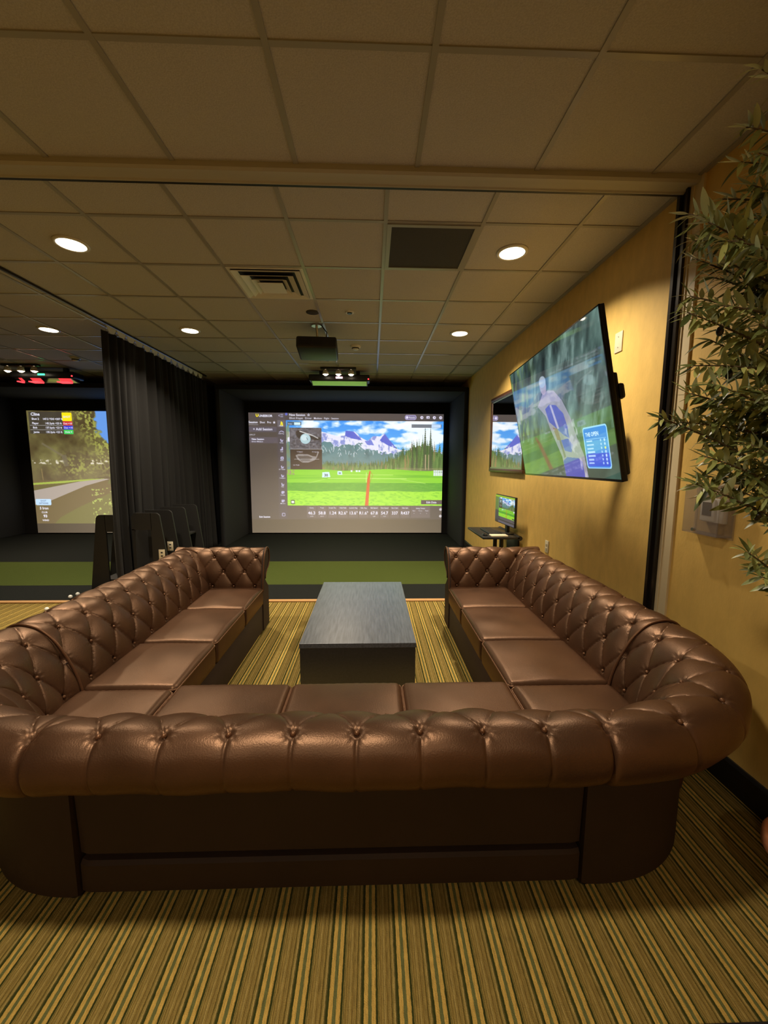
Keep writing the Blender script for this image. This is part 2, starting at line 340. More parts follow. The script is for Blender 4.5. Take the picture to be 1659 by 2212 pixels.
def paint_range(cv):
    """driving range session, design 1405 x 865 (header, sidebar, scene, tiles)"""
    cv.a[:] = np.array((72, 66, 66))/255
    cv.rect(0, 0, 1405, 52, (70, 65, 70))
    cv.rect(0, 765, 1405, 870, (62, 54, 44))
    X0, X1, Y0, Y1 = 265, 1405, 53, 663
    sc = (cv.X >= X0) & (cv.X < X1) & (cv.Y >= Y0) & (cv.Y < Y1)
    keep = cv.a.copy()
    t = np.clip((cv.Y-Y0)/300, 0, 1)[..., None]
    cv.a = np.array((45, 140, 235))/255*(1-t)+np.array((130, 200, 250))/255*t
    cl = cv.noise(210, 90, 3, 5); m = np.clip((cl-.50)*8, 0, 1); cv.put(m, (240, 248, 255), .95)
    cl = cv.noise(120, 50, 9, 4); m = np.clip((cl-.60)*7, 0, 1)*(cv.Y < 230); cv.put(m, (255, 255, 255), .8)
    for cx, cy, rx, ry in ((430, 80, 150, 45), (620, 75, 40, 22), (760, 70, 95, 30), (880, 110, 110, 45), (960, 120, 60, 30), (1090, 185, 80, 22), (1150, 150, 60, 28), (1230, 90, 110, 35), (1030, 180, 40, 14)):
        w_ = cv.noise(40, 24, int(cx), 3); cv.put(np.clip(1.9-((cv.X-cx)/rx)**2-((cv.Y-cy)/ry)**2-w_*2.0, 0, 1), (238, 246, 255), .95)
    rg = cv.noise(36, 30, 11, 4)
    ridge = np.interp(cv.X, [500, 560, 640, 690, 700, 760, 800, 850, 890, 940, 975, 1000, 1040, 1075, 1180, 1410], [130, 140, 165, 150, 122, 130, 165, 195, 160, 165, 142, 175, 225, 252, 262, 270])
    mt = (cv.Y > ridge+(rg-.5)*14)
    snow = rg*.4+cv.noise(24, 40, 5, 3)*.6
    cv.put(mt.astype(float), (225, 226, 245))
    cv.put(mt*np.clip((snow-.50)*9, 0, 1), (120, 135, 205), .85)
    blue = np.maximum(cv.pmask([(692, 122), (750, 128), (812, 190), (740, 178), (690, 160)]), cv.pmask([(940, 190), (977, 142), (1010, 185), (1070, 250), (1000, 225)]))
    cv.put(blue, (78, 92, 200), .9); cv.put(cv.pmask([(830, 195), (880, 188), (900, 225), (850, 222)]), (92, 108, 205), .8)
    lower = np.interp(cv.X, [500, 640, 700, 800, 900, 1000, 1080, 1405], [205, 235, 215, 235, 262, 275, 262, 270])+(rg-.5)*90
    cv.put((cv.Y > lower).astype(float), (92, 132, 138)); cv.put((cv.Y > lower)*np.clip((snow-.5)*5, 0, 1), (62, 98, 105), .7)
    r = random.Random(4)
    for k in range(60):
        x = 505+r.random()*600; y = 215+r.random()*70; cv.line((x, y), (x+r.uniform(-12, 12), y+r.uniform(12, 34)), 3, (225, 232, 240), .8)
    TX_ = [500, 560, 620, 900, 960, 1040, 1110, 1180, 1240, 1290, 1330, 1405]; TYv = [365, 345, 350, 345, 325, 290, 262, 210, 195, 200, 230, 262]
    edge_ = np.interp(cv.X, TX_, TYv)+34+(cv.noise(14, 400, 81, 2)-.5)*46; vs = cv.noise(9, 60, 82, 3)
    wood = (cv.Y > edge_) & (cv.Y < 410); cv.put(wood.astype(float), (84, 112, 70)); cv.put(wood*np.clip((vs-.48)*7, 0, 1), (140, 150, 100), .7); cv.put(wood*np.clip((.42-vs)*8, 0, 1), (52, 74, 46), .8)
    cv.put(wood*(cv.X > 1215)*np.clip((cv.noise(30, 12, 83, 3)-.42)*5, 0, 1), (138, 122, 104), .8)
    for layer in range(4):
        for k in range(80):
            x = 500+905*(k+r.random())/80
            top = np.interp(x, [500, 560, 620, 900, 960, 1040, 1110, 1180, 1240, 1290, 1330, 1405], [350, 330, 338, 335, 315, 278, 245, 200, 172, 160, 190, 235])
            hh = (405-top)*(1.0-.16*layer)*(.82+.3*r.random())
            g = r.random(); col = (44+50*g+9*layer, 78+50*g+8*layer, 42+30*g+4*layer) if r.random() < .9 else (120+25*g, 108+20*g, 82)
            conifer(cv, x, 408, hh, 10+8*r.random()+6*(x > 1100), col, k+100*layer)
    for k in range(40): x = 505+900*r.random(); cv.line((x, 405), (x, 405-50*r.random()), 2.5, (165, 160, 130), .5)
    for x, hh in ((1272, 335), (1312, 320), (1180, 215), (1212, 225)): conifer(cv, x, 408, hh, 26 if hh > 300 else 17, (72, 88, 62), x)
    cv.line((1278, 400), (1276, 290), 7, (175, 160, 125)); cv.line((1300, 400), (1300, 290), 6, (175, 160, 125))
    cv.put(((cv.X > 1050) & (cv.Y > 386) & (cv.Y < 408)).astype(float), (170, 155, 115), .35)
    gy = cv.Y > 402+6*np.sin(cv.X/90)
    gn = cv.noise(16, 5, 21, 3); st = cv.noise(400, 12, 22, 3)
    cv.put(gy.astype(float), (132, 205, 45)); cv.put(gy*np.clip((st-.5)*5, 0, 1), (92, 172, 35), .7)
    cv.put((gy & (cv.Y > 495)).astype(float), (78, 158, 38)); cv.put((gy & (cv.Y > 495))*np.clip((gn-.5)*5, 0, 1), (104, 182, 50), .7)
    cv.put((gy & (cv.Y > 558+3*np.sin(cv.X/60))).astype(float), (158, 225, 48)); cv.put((gy & (cv.Y > 558))*np.clip((gn-.52)*6, 0, 1), (112, 190, 38), .8)
    cv.line((560, 464), (1140, 464), 3, (210, 245, 140), .8); cv.line((640, 438), (1040, 438), 2.5, (205, 240, 130), .7)
    cv.line((1100, 470), (1280, 500), 3, (200, 240, 130), .6); cv.line((540, 470), (420, 500), 3, (200, 240, 130), .6)
    cv.poly([(832, 663), (858, 663), (874, 410), (866, 408), (850, 470)], (205, 80, 22)); cv.line((872, 410), (890, 440), 3, (190, 90, 30)); cv.line((890, 440), (866, 500), 3, (150, 90, 30))
    cv.line((843, 420), (843, 492), 3, (225, 250, 160), .8)
    cv.poly([(522, 420), (572, 418), (580, 455), (520, 458)], (200, 232, 238)); cv.poly([(632, 412), (664, 412), (668, 438), (632, 438)], (195, 228, 235))
    for x in (728, 765, 785): cv.rect(x, 405, x+14, 417, (215, 235, 235))
    for i in range(5): cv.rect(1338+14*i, 402, 1349+14*i, 443, (225, 232, 240))
    for i in range(5): cv.rect(1341+14*i, 412, 1345+14*i, 420, (110, 120, 130)); 
    n = cv.noise(10, 10, 31, 2); cv.put(((cv.X < 320) & (cv.Y > 400) & (cv.Y < 440)).astype(float)*np.clip((n-.4)*6, 0, 1), (150, 140, 110))
    cv.put(((cv.X < 288) & (cv.Y < 400)).astype(float)*np.clip((cv.noise(12, 30, 32, 3)-.35)*5, 0, 1), (120, 135, 95), .8)
    # club views
    n = cv.noise(9, 9, 41, 3)[..., None]
    cv.put(((cv.X > 290) & (cv.X < 520) & (cv.Y > 103) & (cv.Y < 253)).astype(float), np.clip(np.array((92, 90, 98))/255+(n-.5)*.35, 0, 1))
    cv.poly([(335, 135), (350, 122), (380, 125), (470, 165), (515, 172), (515, 190), (470, 192), (440, 175), (400, 172), (365, 185), (340, 165)], (52, 48, 52)); cv.line((362, 128), (455, 158), 8, (190, 190, 190)); cv.line((455, 158), (495, 178), 7, (175, 175, 175))
    cv.circ(403, 182, 37, 36, (172, 202, 210)); cv.circ(395, 175, 22, 20, (200, 222, 228)); cv.line((412, 172), (420, 192), 4, (90, 110, 120))
    cv.rect(292, 255, 522, 400, (58, 46, 46)); cv.rect(292, 253, 522, 256, (150, 150, 155))
    cv.poly([(330, 300), (350, 290), (420, 292), (455, 305), (478, 308), (492, 272), (500, 276), (482, 318), (465, 335), (420, 352), (380, 352), (345, 330)], (138, 132, 132)); cv.poly([(345, 305), (420, 302), (452, 316), (430, 335), (380, 335), (355, 322)], (88, 80, 80)); cv.line((320, 327), (500, 327), 2, (190, 190, 190), .7); cv.line((348, 312), (380, 345), 3, (70, 64, 64))
    cv.rect(275, 62, 375, 88, (70, 78, 82), .75); cv.rrect(325, 66, 368, 85, 3, (205, 235, 245))
    cv.rect(1172, 74, 1390, 98, (110, 118, 130)); cv.rect(1318, 76, 1384, 97, (190, 215, 245))
    cv.rect(1248, 620, 1405, 652, (72, 64, 68)); cv.rect(288, 622, 318, 652, (70, 90, 60)); cv.rrect(294, 630, 312, 646, 3, (225, 235, 225))
    scm = sc[..., None].astype(float); cv.a = keep*(1-scm)+cv.a*scm
    # sidebar
    cv.rect(202, 0, 262, 760, (74, 69, 78)); cv.rect(205, 52, 258, 100, (98, 94, 104))
    cv.rect(0, 98, 198, 135, (82, 78, 92)); cv.rect(0, 172, 205, 215, (84, 78, 90)); cv.rect(0, 84, 68, 87, (180, 180, 190))
    cv.poly([(52, 8), (58, 8), (58, 22), (66, 22), (66, 8), (72, 8), (72, 24), (62, 32), (52, 24)], (240, 220, 30))
    cv.poly([(232, 60), (242, 68), (246, 92), (236, 92)], (235, 220, 40)); cv.poly([(230, 60), (224, 92), (232, 92), (234, 70)], (225, 210, 60))
    for k, y in enumerate((0, 128, 192, 255, 318, 382, 445, 508, 566, 628)):
        if k < 1: cv.line((214, 20), (224, 14), 3, (170, 170, 200)); cv.line((214, 20), (224, 26), 3, (170, 170, 200)); [cv.line((228, 12+8*i), (248, 12+8*i), 3, (170, 170, 200)) for i in range(3)]; continue
        c = (175, 172, 205)
        if k == 1: [cv.circ(218+6*i, y+8-7*math.sin(PI*i/5), 3.5, 3, c) for i in range(6)]
        elif k in (4, 8, 9): cv.rrect(222, y-8, 244, y+12, 4, c); cv.circ(233+7*(k > 4), y+3+5*(k > 4), 5, 5, (110, 105, 130))
        elif k == 3: cv.poly([(232, y-14), (240, y-14), (240, y+10), (222, y+10), (220, y+2), (232, y)], c)
        else: cv.poly([(222, y-8), (230, y-8), (232, y+4), (244, y-4), (240, y+12), (226, y+12)], c)
    cv.rrect(222, 718, 246, 742, 4, (165, 162, 190)); cv.rrect(226, 722, 242, 738, 3, (80, 75, 90))
    cv.circ(270, 10, 9, 9, (92, 100, 190)); cv.rrect(1122, 8, 1206, 44, 17, (165, 158, 200)); cv.rrect(1126, 12, 1202, 40, 14, (120, 112, 150)); cv.circ(1138, 26, 9, 9, (220, 215, 245))
    for x in (1245, 1290, 1336, 1382):
        cv.circ(x, 26, 11, 11, (215, 210, 235)) if x != 1290 else cv.rrect(1279, 16, 1302, 34, 2, (215, 210, 235))
        cv.circ(x+2, 26, 4, 4, (90, 84, 100))
    tiles = [(405, 475), (482, 550), (560, 628), (636, 705), (713, 782), (790, 858), (866, 936), (944, 1012), (1020, 1088), (1096, 1166), (1174, 1318)]
    for a, b in tiles: cv.rect(a, 668, b, 752, (92, 84, 88))
    for y in (690, 740): cv.circ(1396, y, 10, 10, (190, 185, 190))
    return tiles
RANGE_TEXT = [('UNEEKOR', 74, 30, 21, 'LEFT', .03), ('Session', 0, 75, 22, 'LEFT', .02), ('Shot', 80, 75, 20, 'LEFT', .01), ('Pro', 132, 75, 20, 'LEFT', .01), ('★', 170, 78, 26, 'LEFT', 0),
    ('+ Add Session', 100, 124, 24, 'CENTER', .02), ('JUN 27', 5, 160, 13, 'LEFT', 0), ('New Session', 18, 192, 17, 'LEFT', .03), ('Driver Medium', 18, 208, 13, 'LEFT', .01),
    ('New Session  ☆', 290, 22, 22, 'LEFT', .02), ('Elliott Khayat   Driver · Medium · Right · Session', 290, 43, 18, 'LEFT', .005), ('Ready', 1152, 32, 18, 'LEFT', 0),
    ('Front', 231, 96, 12, 'CENTER', .02), ('Side-Top', 231, 150, 11, 'CENTER', .01), ('Swing', 231, 214, 11, 'CENTER', .01), ('Club', 231, 277, 11, 'CENTER', .01), ('Shots', 231, 340, 11, 'CENTER', .01), ('AI Trainer', 231, 404, 11, 'CENTER', .01), ('Compare', 231, 467, 11, 'CENTER', .01), ('Putt', 231, 530, 11, 'CENTER', .01), ('Groups', 231, 590, 11, 'CENTER', .01), ('Monitor', 231, 652, 11, 'CENTER', .01),
    ('Exit Session', 95, 752, 17, 'CENTER', .03), ('Edit Data', 1326, 644, 20, 'CENTER', .02), ('V Impact', 340, 278, 12, 'LEFT', 0), ('H Impact', 450, 278, 12, 'LEFT', 0), ('Lie Angle', 312, 372, 12, 'LEFT', 0), ('Hide', 282, 82, 14, 'LEFT', 0)]
TILE_TEXT = [('Carry', '46.3', 'yards'), ('Total', '58.8', 'yards'), ('Smash Fac.', '1.24', ''), ('Club Path', 'R2.6°', ''), ('Launch Ang.', '13.6°', ''), ('Side Ang.', 'R1.6°', ''), ('Ball Speed', '67.8', 'mph'), ('Club Speed', '54.7', 'mph'), ('Back Spin', '337', ''), ('Side Spin', 'R437', '')]

# ------------------------------------------------------------------ the room
b = B(); b.box((-8.2, -3.2, -.1), (XW+.15, 4.385, 0)); struct(b.put('floor', 'carpet'))
b = B(); b.box((-8.2, 4.385, -.1), (XW+.15, 9.2, -.004)); struct(b.put('floor_under_turf', 'blackmatt'))
def turf(y0, y1, m, label):
    b = B(); b.box((-8.0, y0, -.004), (XW-.02, y1, .003)); o = b.put('artificial_turf', m); return tag(origin(o, (0, y0, 0)), label, 'turf')
turf(4.385, 4.985, 'turfblack', 'charcoal turf strip bordering the striped carpet')
turf(4.985, 6.195, 'turfgreen', 'green artificial turf band between two charcoal strips')
turf(6.195, 8.66, 'turfblack', 'charcoal turf in front of and below the projection screens')
b = B(); b.box((-8.0, 4.335, 0), (XW-.02, 4.395, .016), bev=.005); struct(b.put('trim_1', 'gold'))
b = B(); b.box((XW, -3.2, 0), (XW+.12, 9.1, 3.2)); struct(b.put('wall_right', 'wall'))
b = B(); b.box((-8.1, 9.0, 0), (XW, 9.1, 3.2)); struct(b.put('wall_back', 'wallblack'))
b = B(); b.box((-8.2, -3.2, 0), (-8.1, 9.1, 3.2)); struct(b.put('wall_left', 'wallblack'))
b = B(); b.box((-8.1, -3.3, 0), (XW, -3.2, 3.2)); struct(b.put('wall_front', 'wall'))
b = B(); b.box((-8.1, -3.2, CEIL+.004), (XW, 9.0, CEIL+.1)); struct(b.put('ceiling', 'tile'))
T = .6096
b = B(); wd = .012
x0, y0 = -1.746, 2.699
def bar(x0_, y0_, x1_, y1_, z=CEIL-.003): b.box((x0_, y0_, z), (x1_, y1_, CEIL+.004))
xs = [x0+k*T for k in range(-10, 6) if -8.0 < x0+k*T < XW]
ys = [y0+k*T for k in range(0, 11) if y0+k*T < 8.9]
for x in xs: bar(x-wd, 2.352, x+wd, 9.0)
for y in ys: bar(-8.1, y-wd, XW, y+wd, CEIL-.001)
bar(XW-.03, 2.352, XW, 9.0); bar(-8.1, 2.352, XW, 2.39)
x1, y1 = -.993, 1.642
xs = [x1+k*T for k in range(-11, 6) if -8.0 < x1+k*T < XW-.05]; ys = [y1+k*T for k in range(-7, 1)]
for x in xs: bar(x-wd, -3.2, x+wd, 2.23)
for y in ys: bar(-8.1, y-wd, XW, y+wd, CEIL-.001)
bar(XW-.03, -3.2, XW, 2.23)
struct(b.put('trim_2', 'tbar'))
# partition track: cream beam lip with a black slot
b = B(); b.prism([(2.225, CEIL+.01), (2.225, CEIL-.022), (2.24, CEIL-.03), (2.262, CEIL-.03), (2.266, CEIL-.022), (2.322, CEIL-.024), (2.330, CEIL-.030), (2.336, CEIL-.030), (2.336, CEIL+.01)], 'x', -8.1, XW); struct(b.put('trim_3', 'beam'))
b = B(); b.box((-8.1, 2.3365, CEIL-.0305), (XW, 2.352, CEIL+.01)); struct(b.put('trim_4', 'base'))
# wall post of the partition: cream board and dark bronze profile
b = B(); b.box((XW-.012, 2.205, 0), (XW+.01, 2.285, CEIL)); b.box((XW-.018, 2.262, 0), (XW, 2.285, CEIL)); struct(b.put('trim_5', 'cream'))
b = B(); b.prism([(XW, 2.285), (XW-.034, 2.285), (XW-.034, 2.300), (XW-.020, 2.304), (XW-.020, 2.336), (XW-.034, 2.340), (XW-.034, 2.362), (XW, 2.362)], 'z', 0, CEIL-.02); struct(b.put('trim_6', 'post'))
def bboard(y0_, y1_, nm):
    b = B(); b.prism([(XW, 0), (XW-.016, 0), (XW-.016, .125), (XW-.008, .14), (XW, .14)], 'y', y0_, y1_); struct(b.put(nm, 'base'))
bboard(-3.2, 2.205, 'baseboard_right'); bboard(2.362, 7.25, 'baseboard_right_far')

# ------------------------------------------------------------------ recessed lights and ceiling fittings
def recessed(x, y, label, group=None):
    t = thing('recessed_light', label, 'ceiling light', (x, y, CEIL), group)
    b = B(); b.lathe((x, y, CEIL), [(.085, -.002), (.088, -.008), (.100, -.009), (.108, -.004), (.110, .004), (.085, .004), (.085, -.002)]); b.put('trim_ring', 'white', t, smooth=True)
    b = B(); b.cyl((x, y, CEIL-.006), (x, y, CEIL-.003), .087, n=40); b.put('lens', 'lens', t)
    return t
lab = ['lit recessed ceiling light left of the square air diffuser', 'lit recessed ceiling light right of the dark return grille', 'lit recessed ceiling light just right of the black curtain', 'lit recessed ceiling light nearest the tilted television, further back', 'lit recessed ceiling light left of the black curtain in the next bay']
for (x, y), l in zip(CANS, lab): recessed(x, y, l, 'recessed ceiling lights')
for (x, y), l in zip(CANS_BACK, ['recessed ceiling light above the aisle behind the sofa', 'recessed ceiling light behind the viewer, right', 'recessed ceiling light behind the viewer, left']): recessed(x, y, l, 'recessed ceiling lights')
# return grille
t = thing('return_air_grille', 'dark square return air grille set in the ceiling grid', 'vent', (.387, 3.004, CEIL))
gx0, gx1, gy0, gy1 = .083+.012, .692-.012, 2.699+.012, 3.309-.012
b = B()
for a_, c_ in (((gx0, gy0), (gx1, gy0+.028)), ((gx0, gy1-.028), (gx1, gy1)), ((gx0, gy0+.028), (gx0+.028, gy1-.028)), ((gx1-.028, gy0+.028), (gx1, gy1-.028))): b.box((*a_, CEIL-.008), (*c_, CEIL+.003))
b.put('frame', 'tbar', t)
b = B(); b.box((gx0+.02, gy0+.02, CEIL-.003), (gx1-.02, gy1-.02, CEIL+.003)); b.put('perforated_panel', 'greycage', t)
# square cone diffuser
cx, cy = -.832, 3.614
t = thing('air_diffuser', 'white square stepped air diffuser in the ceiling', 'vent', (cx, cy, CEIL))
def ring(h0, h1, z0, z1, th=.004):
    b = B()
    for i in range(4):
        c0 = [(-1, -1), (1, -1), (1, 1), (-1, 1)][i]; c1 = [(-1, -1), (1, -1), (1, 1), (-1, 1)][(i+1) % 4]
        P = [Vector((cx+c[0]*h, cy+c[1]*h, z)) for c, h, z in ((c0, h0, z0), (c1, h0, z0), (c1, h1, z1), (c0, h1, z1))]
        U = [p+Vector((0, 0, th)) for p in P]; vs = [b.bm.verts.new(p) for p in P+U]
        for f in ((0, 1, 2, 3), (7, 6, 5, 4), (0, 4, 5, 1), (1, 5, 6, 2), (2, 6, 7, 3), (3, 7, 4, 0)): b.bm.faces.new([vs[k] for k in f])
    return b
ring(.294, .268, CEIL-.004, CEIL-.004).put('frame', 'white', t)
ring(.215, .268, CEIL+.001, CEIL-.016).put('louver', 'white', t)
ring(.150, .205, CEIL+.000, CEIL-.026).put('louver', 'white', t)
ring(.095, .140, CEIL+.000, CEIL-.030).put('louver', 'white', t)
b = B(); b.box((cx-.10, cy-.10, CEIL-.034), (cx+.10, cy+.10, CEIL-.030), bev=.001); b.put('centre_plate', 'white', t)
b = B(); b.box((cx-.265, cy-.265, CEIL-.001), (cx+.265, cy+.265, CEIL+.0035)); b.put('dark_throat', 'blackmatt', t)
# small fittings
b = B(); b.lathe((-.594, 4.245, CEIL), [(0, -.007), (.045, -.007), (.062, -.003), (.064, .004)], 28); tag(b.put('ceiling_speaker', 'greycage', smooth=True), 'small round dark disc set in the ceiling left of centre', 'speaker')
t = thing('sprinkler_head', 'small sprinkler head with pale ring, nearest of the two on the ceiling', 'sprinkler', (-.225, 4.229, CEIL))
b = B(); b.lathe((-.225, 4.229, CEIL), [(.026, -.002), (.03, -.007), (.042, -.006), (.045, .003)], 24); b.put('escutcheon', 'white', t, smooth=True)
b = B(); b.cyl((-.225, 4.229, CEIL-.014), (-.225, 4.229, CEIL+.003), .022, n=16); b.put('cap', 'black', t)
def sprink(x, y, label):
    t = thing('smoke_detector', label, 'smoke detector', (x, y, CEIL))
    b = B(); b.lathe((x, y, CEIL), [(.0, -.045), (.03, -.045), (.042, -.034), (.048, -.02), (.06, -.018), (.066, -.008), (.066, .004)], 28); b.put('housing', 'white', t, smooth=True)
    b = B(); b.lathe((x, y, CEIL), [(.035, -.034), (.0475, -.034), (.0485, -.024), (.035, -.024)], 28); b.put('sensor_gap', 'blackmatt', t, smooth=True)
sprink(-.213, 5.397, 'white smoke detector on the ceiling between projector and light bar')
sprink(-4.276, 6.172, 'white smoke detector on the ceiling of the left bay')

# ------------------------------------------------------------------ projector
t = thing('ceiling_projector', 'black projector hanging from a short ceiling pole', 'projector', (-.60, 4.65, CEIL))
mx = Matrix.Translation((-.600, 4.66, 2.785)) @ Matrix.Rotation(math.radians(-9), 4, 'X') @ Matrix.Rotation(math.radians(2), 4, 'Z')
b = B(); b.box((-.215, -.17, -.065), (.215, .19, .06), bev=.022, seg=3, mtx=mx); b.put('body', 'black', t, auto=True)
b = B(); b.cyl(mx @ Vector((.09, .185, 0)), mx @ Vector((.09, .225, 0)), .05); b.put('lens_barrel', 'blackgloss', t, auto=True)
b = B()
for k in range(9): b.box((-.19+.018*k, -.174, -.035), (-.182+.018*k, -.168, .03), mtx=mx)
b.put('vent_slots', 'blackmatt', t)
b = B(); b.box((-.13, -.08, .06), (.13, .10, .075), mtx=mx)
for sx in (-1, 1):
    for sy in (-.07, .09): b.cyl(mx @ Vector((sx*.12, sy, .055)), mx @ Vector((sx*.12, sy, .085)), .016, n=12)
b.box((-.03, -.03, .07), (.03, .05, .11), mtx=mx); b.put('mount_bracket', 'black', t, auto=True)
b = B(); b.cyl((-.600, 4.66, 2.86), (-.605, 4.62, CEIL), .014, n=14); b.cyl((-.605, 4.62, CEIL-.012), (-.605, 4.62, CEIL), .055, n=24); b.put('pole', 'chrome', t, auto=True)
b = B(); b.tube([(-.50, 4.60, 2.86), (-.49, 4.58, 2.93), (-.52, 4.60, 2.97), (-.55, 4.62, CEIL)], .006); b.put('power_cord', 'black', t, smooth=True)

# ------------------------------------------------------------------ light bars and overhead launch monitors
def lightbar(xc, y, label, rot=0):
    t = thing('spotlight_bar', label, 'spotlight bar', (xc, y, CEIL), 'three-lamp bars above the screens')
    b = B(); b.box((xc-.28, y-.035, CEIL-.028), (xc+.28, y+.035, CEIL+.002), bev=.008); b.put('rail', 'black', t, auto=True)
    for k in (-1, 0, 1):
        x = xc+k*.2
        b = B(); b.lathe((x, y, CEIL-.03), [(.012, .0), (.034, -.01), (.046, -.05), (.050, -.075), (.045, -.075), (.040, -.05)], 24); h = b.put('lamp_head', 'white', t, smooth=True)
        b = B(); b.sphere((x, y, CEIL-.098), .036, (1, 1, .75)); o = b.put('bulb', 'spotlens', t, smooth=True)
        area('bar_light', (x, y, CEIL-.14), .06, P_SPOT, (1, .80, .56))
    return t
def launch(xc, y, label, red):
    t = thing('overhead_launch_monitor', label, 'launch monitor', (xc, y, CEIL), 'overhead launch monitors')
    z0, z1 = 2.845, 2.945
    b = B(); b.box((xc-.49, y-.10, z0), (xc+.49, y+.16, z1), bev=.02, seg=3); body = b.put('housing', 'black', t, auto=True)
    b = B(); b.prism([(y-.085, z0+.006), (y-.085, z0-.001), (y+.07, z0-.046), (y+.10, z0-.046), (y+.10, z0+.006)], 'x', xc-.455, xc+.455); b.put('sensor_housing', 'black', t)
    b = B(); q = .287
    b.prism([(y-.080, z0-.0025), (y+.066, z0-.0450), (y+.065, z0-.0480), (y-.081, z0-.0055)], 'x', xc-.44, xc+.44); b.put('sensor_window', 'glassgreen', t)
    for sx in (-.3, .3):
        b = B(); b.box((xc+sx-.03, y, z1-.01), (xc+sx+.03, y+.06, CEIL+.002)); b.put('mount', 'black', t)
    b = B(); b.box((xc-.055, y-.106, z0+.035), (xc+.055, y-.098, z0+.062), bev=.003); b.put('status_light', 'greenled' if red else 'pinkled', t)
    b = B(); b.cyl((xc+.47, y-.104, z0+.03), (xc+.47, y-.096, z0+.03), .012, n=12); b.put('power_light', 'red', t)
    if red:
        for a_, c_ in ((-.42, -.34), (.34, .42)):
            b = B(); b.box((xc+a_, y-.06, z0-.060), (xc+a_+.035, y+.05, z0-.045)); b.put('led_strip', 'red', t)
        for a_ in (-.24, .20):
            b = B()
            for i in range(6):
                for j in range(6): b.box((xc+a_+.026*i, y-.06+.022*j, z0-.060), (xc+a_+.026*i+.018, y-.06+.022*j+.015, z0-.045))
            b.put('led_array', 'red', t)
lightbar(-.53, 6.58, 'black bar with three lit lamps above the main screen')
lightbar(-5.41, 6.60, 'black bar with three lit lamps in the left bay')
launch(-.53, 6.82, 'black overhead launch monitor with pink status light in the main bay', False)
launch(-5.22, 6.84, 'black overhead launch monitor with green light and red LEDs in the left bay', True)

# ------------------------------------------------------------------ screens and enclosures
def enclosure(xa, xb, sa, sb, zt, label):
    t = thing('screen_enclosure', label, 'screen enclosure', ((xa+xb)/2, 8, 0), 'black enclosures around the screens')
    b = B(); b.box((xa, 7.30, .004), (xa+.06, 8.9, 2.80), bev=.01); b.put('side_panel', 'enclosure', t, auto=True)
    b = B(); b.box((xb-.06, 7.30, .004), (xb, 8.9, 2.80), bev=.01); b.put('side_panel', 'enclosure', t, auto=True)
    b = B(); b.box((xa, 7.30, 2.80), (xb, 8.9, 2.86), bev=.01); b.put('top_panel', 'enclosure', t, auto=True)
    b = B()
    b.box((xa+.06, 8.72, .004), (sa, 8.76, 2.80)); b.box((sb, 8.72, .004), (xb-.06, 8.76, 2.80)); b.box((sa, 8.72, zt), (sb, 8.76, 2.80)); b.put('screen_border', 'fabric', t)
    b = B(); b.box((xa, 8.86, .004), (xb, 8.9, 2.86)); b.put('rear_cover', 'fabric', t)
    for x in (xa-.008, xb-.032):
        b = B(); b.box((x, 7.27, .004), (x+.04, 7.31, 2.86), bev=.012, seg=3); b.put('front_edge_pad', 'fabric', t, auto=True)
    b = B(); b.box((xa, 7.27, 2.79), (xb, 7.31, 2.87), bev=.012, seg=3); b.put('header_pad', 'fabric', t, auto=True)
enclosure(-2.72, 1.70, -2.585, 1.52, 2.568, 'black fabric enclosure box around the main projection screen')
enclosure(-7.45, -2.95, -7.11, -3.15, 2.568, 'black fabric enclosure around the left bay screen')
SM = displaymat('projected_picture', (.78, .76, .72), .9, SCREEN_GAIN)
def placer(xl, xr, zt, zb, y, dw, dh):
    return lambda u, v: (xl+(xr-xl)*u/dw, y, zt+(zb-zt)*v/dh)
cv = Canvas(800, 492, 1405, 865); tiles = paint_range(cv)
pl = placer(-2.585, 1.52, 2.568, .022, 8.70, 1405, 865)
items = list(RANGE_TEXT)
for (a_, b_), (n1, v1, u1) in zip(tiles, TILE_TEXT):
    c_ = (a_+b_)/2; items += [(n1, c_, 684, 12.5, 'CENTER', .01), (v1, c_, 728, 31, 'CENTER', .015)]
    if u1: items.append((u1, c_, 745, 11, 'CENTER', 0))
items += [('Swing Tempo', 1246, 686, 12.5, 'CENTER', .01), ('Back', 1198, 704, 11, 'CENTER', 0), ('Down', 1246, 704, 11, 'CENTER', 0), ('Total', 1292, 704, 11, 'CENTER', 0), ('-', 1198, 724, 18, 'CENTER', .02), ('-', 1246, 724, 18, 'CENTER', .02), ('-', 1292, 724, 18, 'CENTER', .02)]
paint_text(cv, items); paint_text(cv, [('30', 549, 450, 27, 'CENTER', .03), ('50', 649, 432, 17, 'CENTER', .03)], (60, 80, 90))
main = picture_mesh('projection_screen', cv, pl, SM)
tag(origin(main, (-.53, 8.7, 0)), 'large projection screen showing a golf driving range before mountains', 'projection screen')

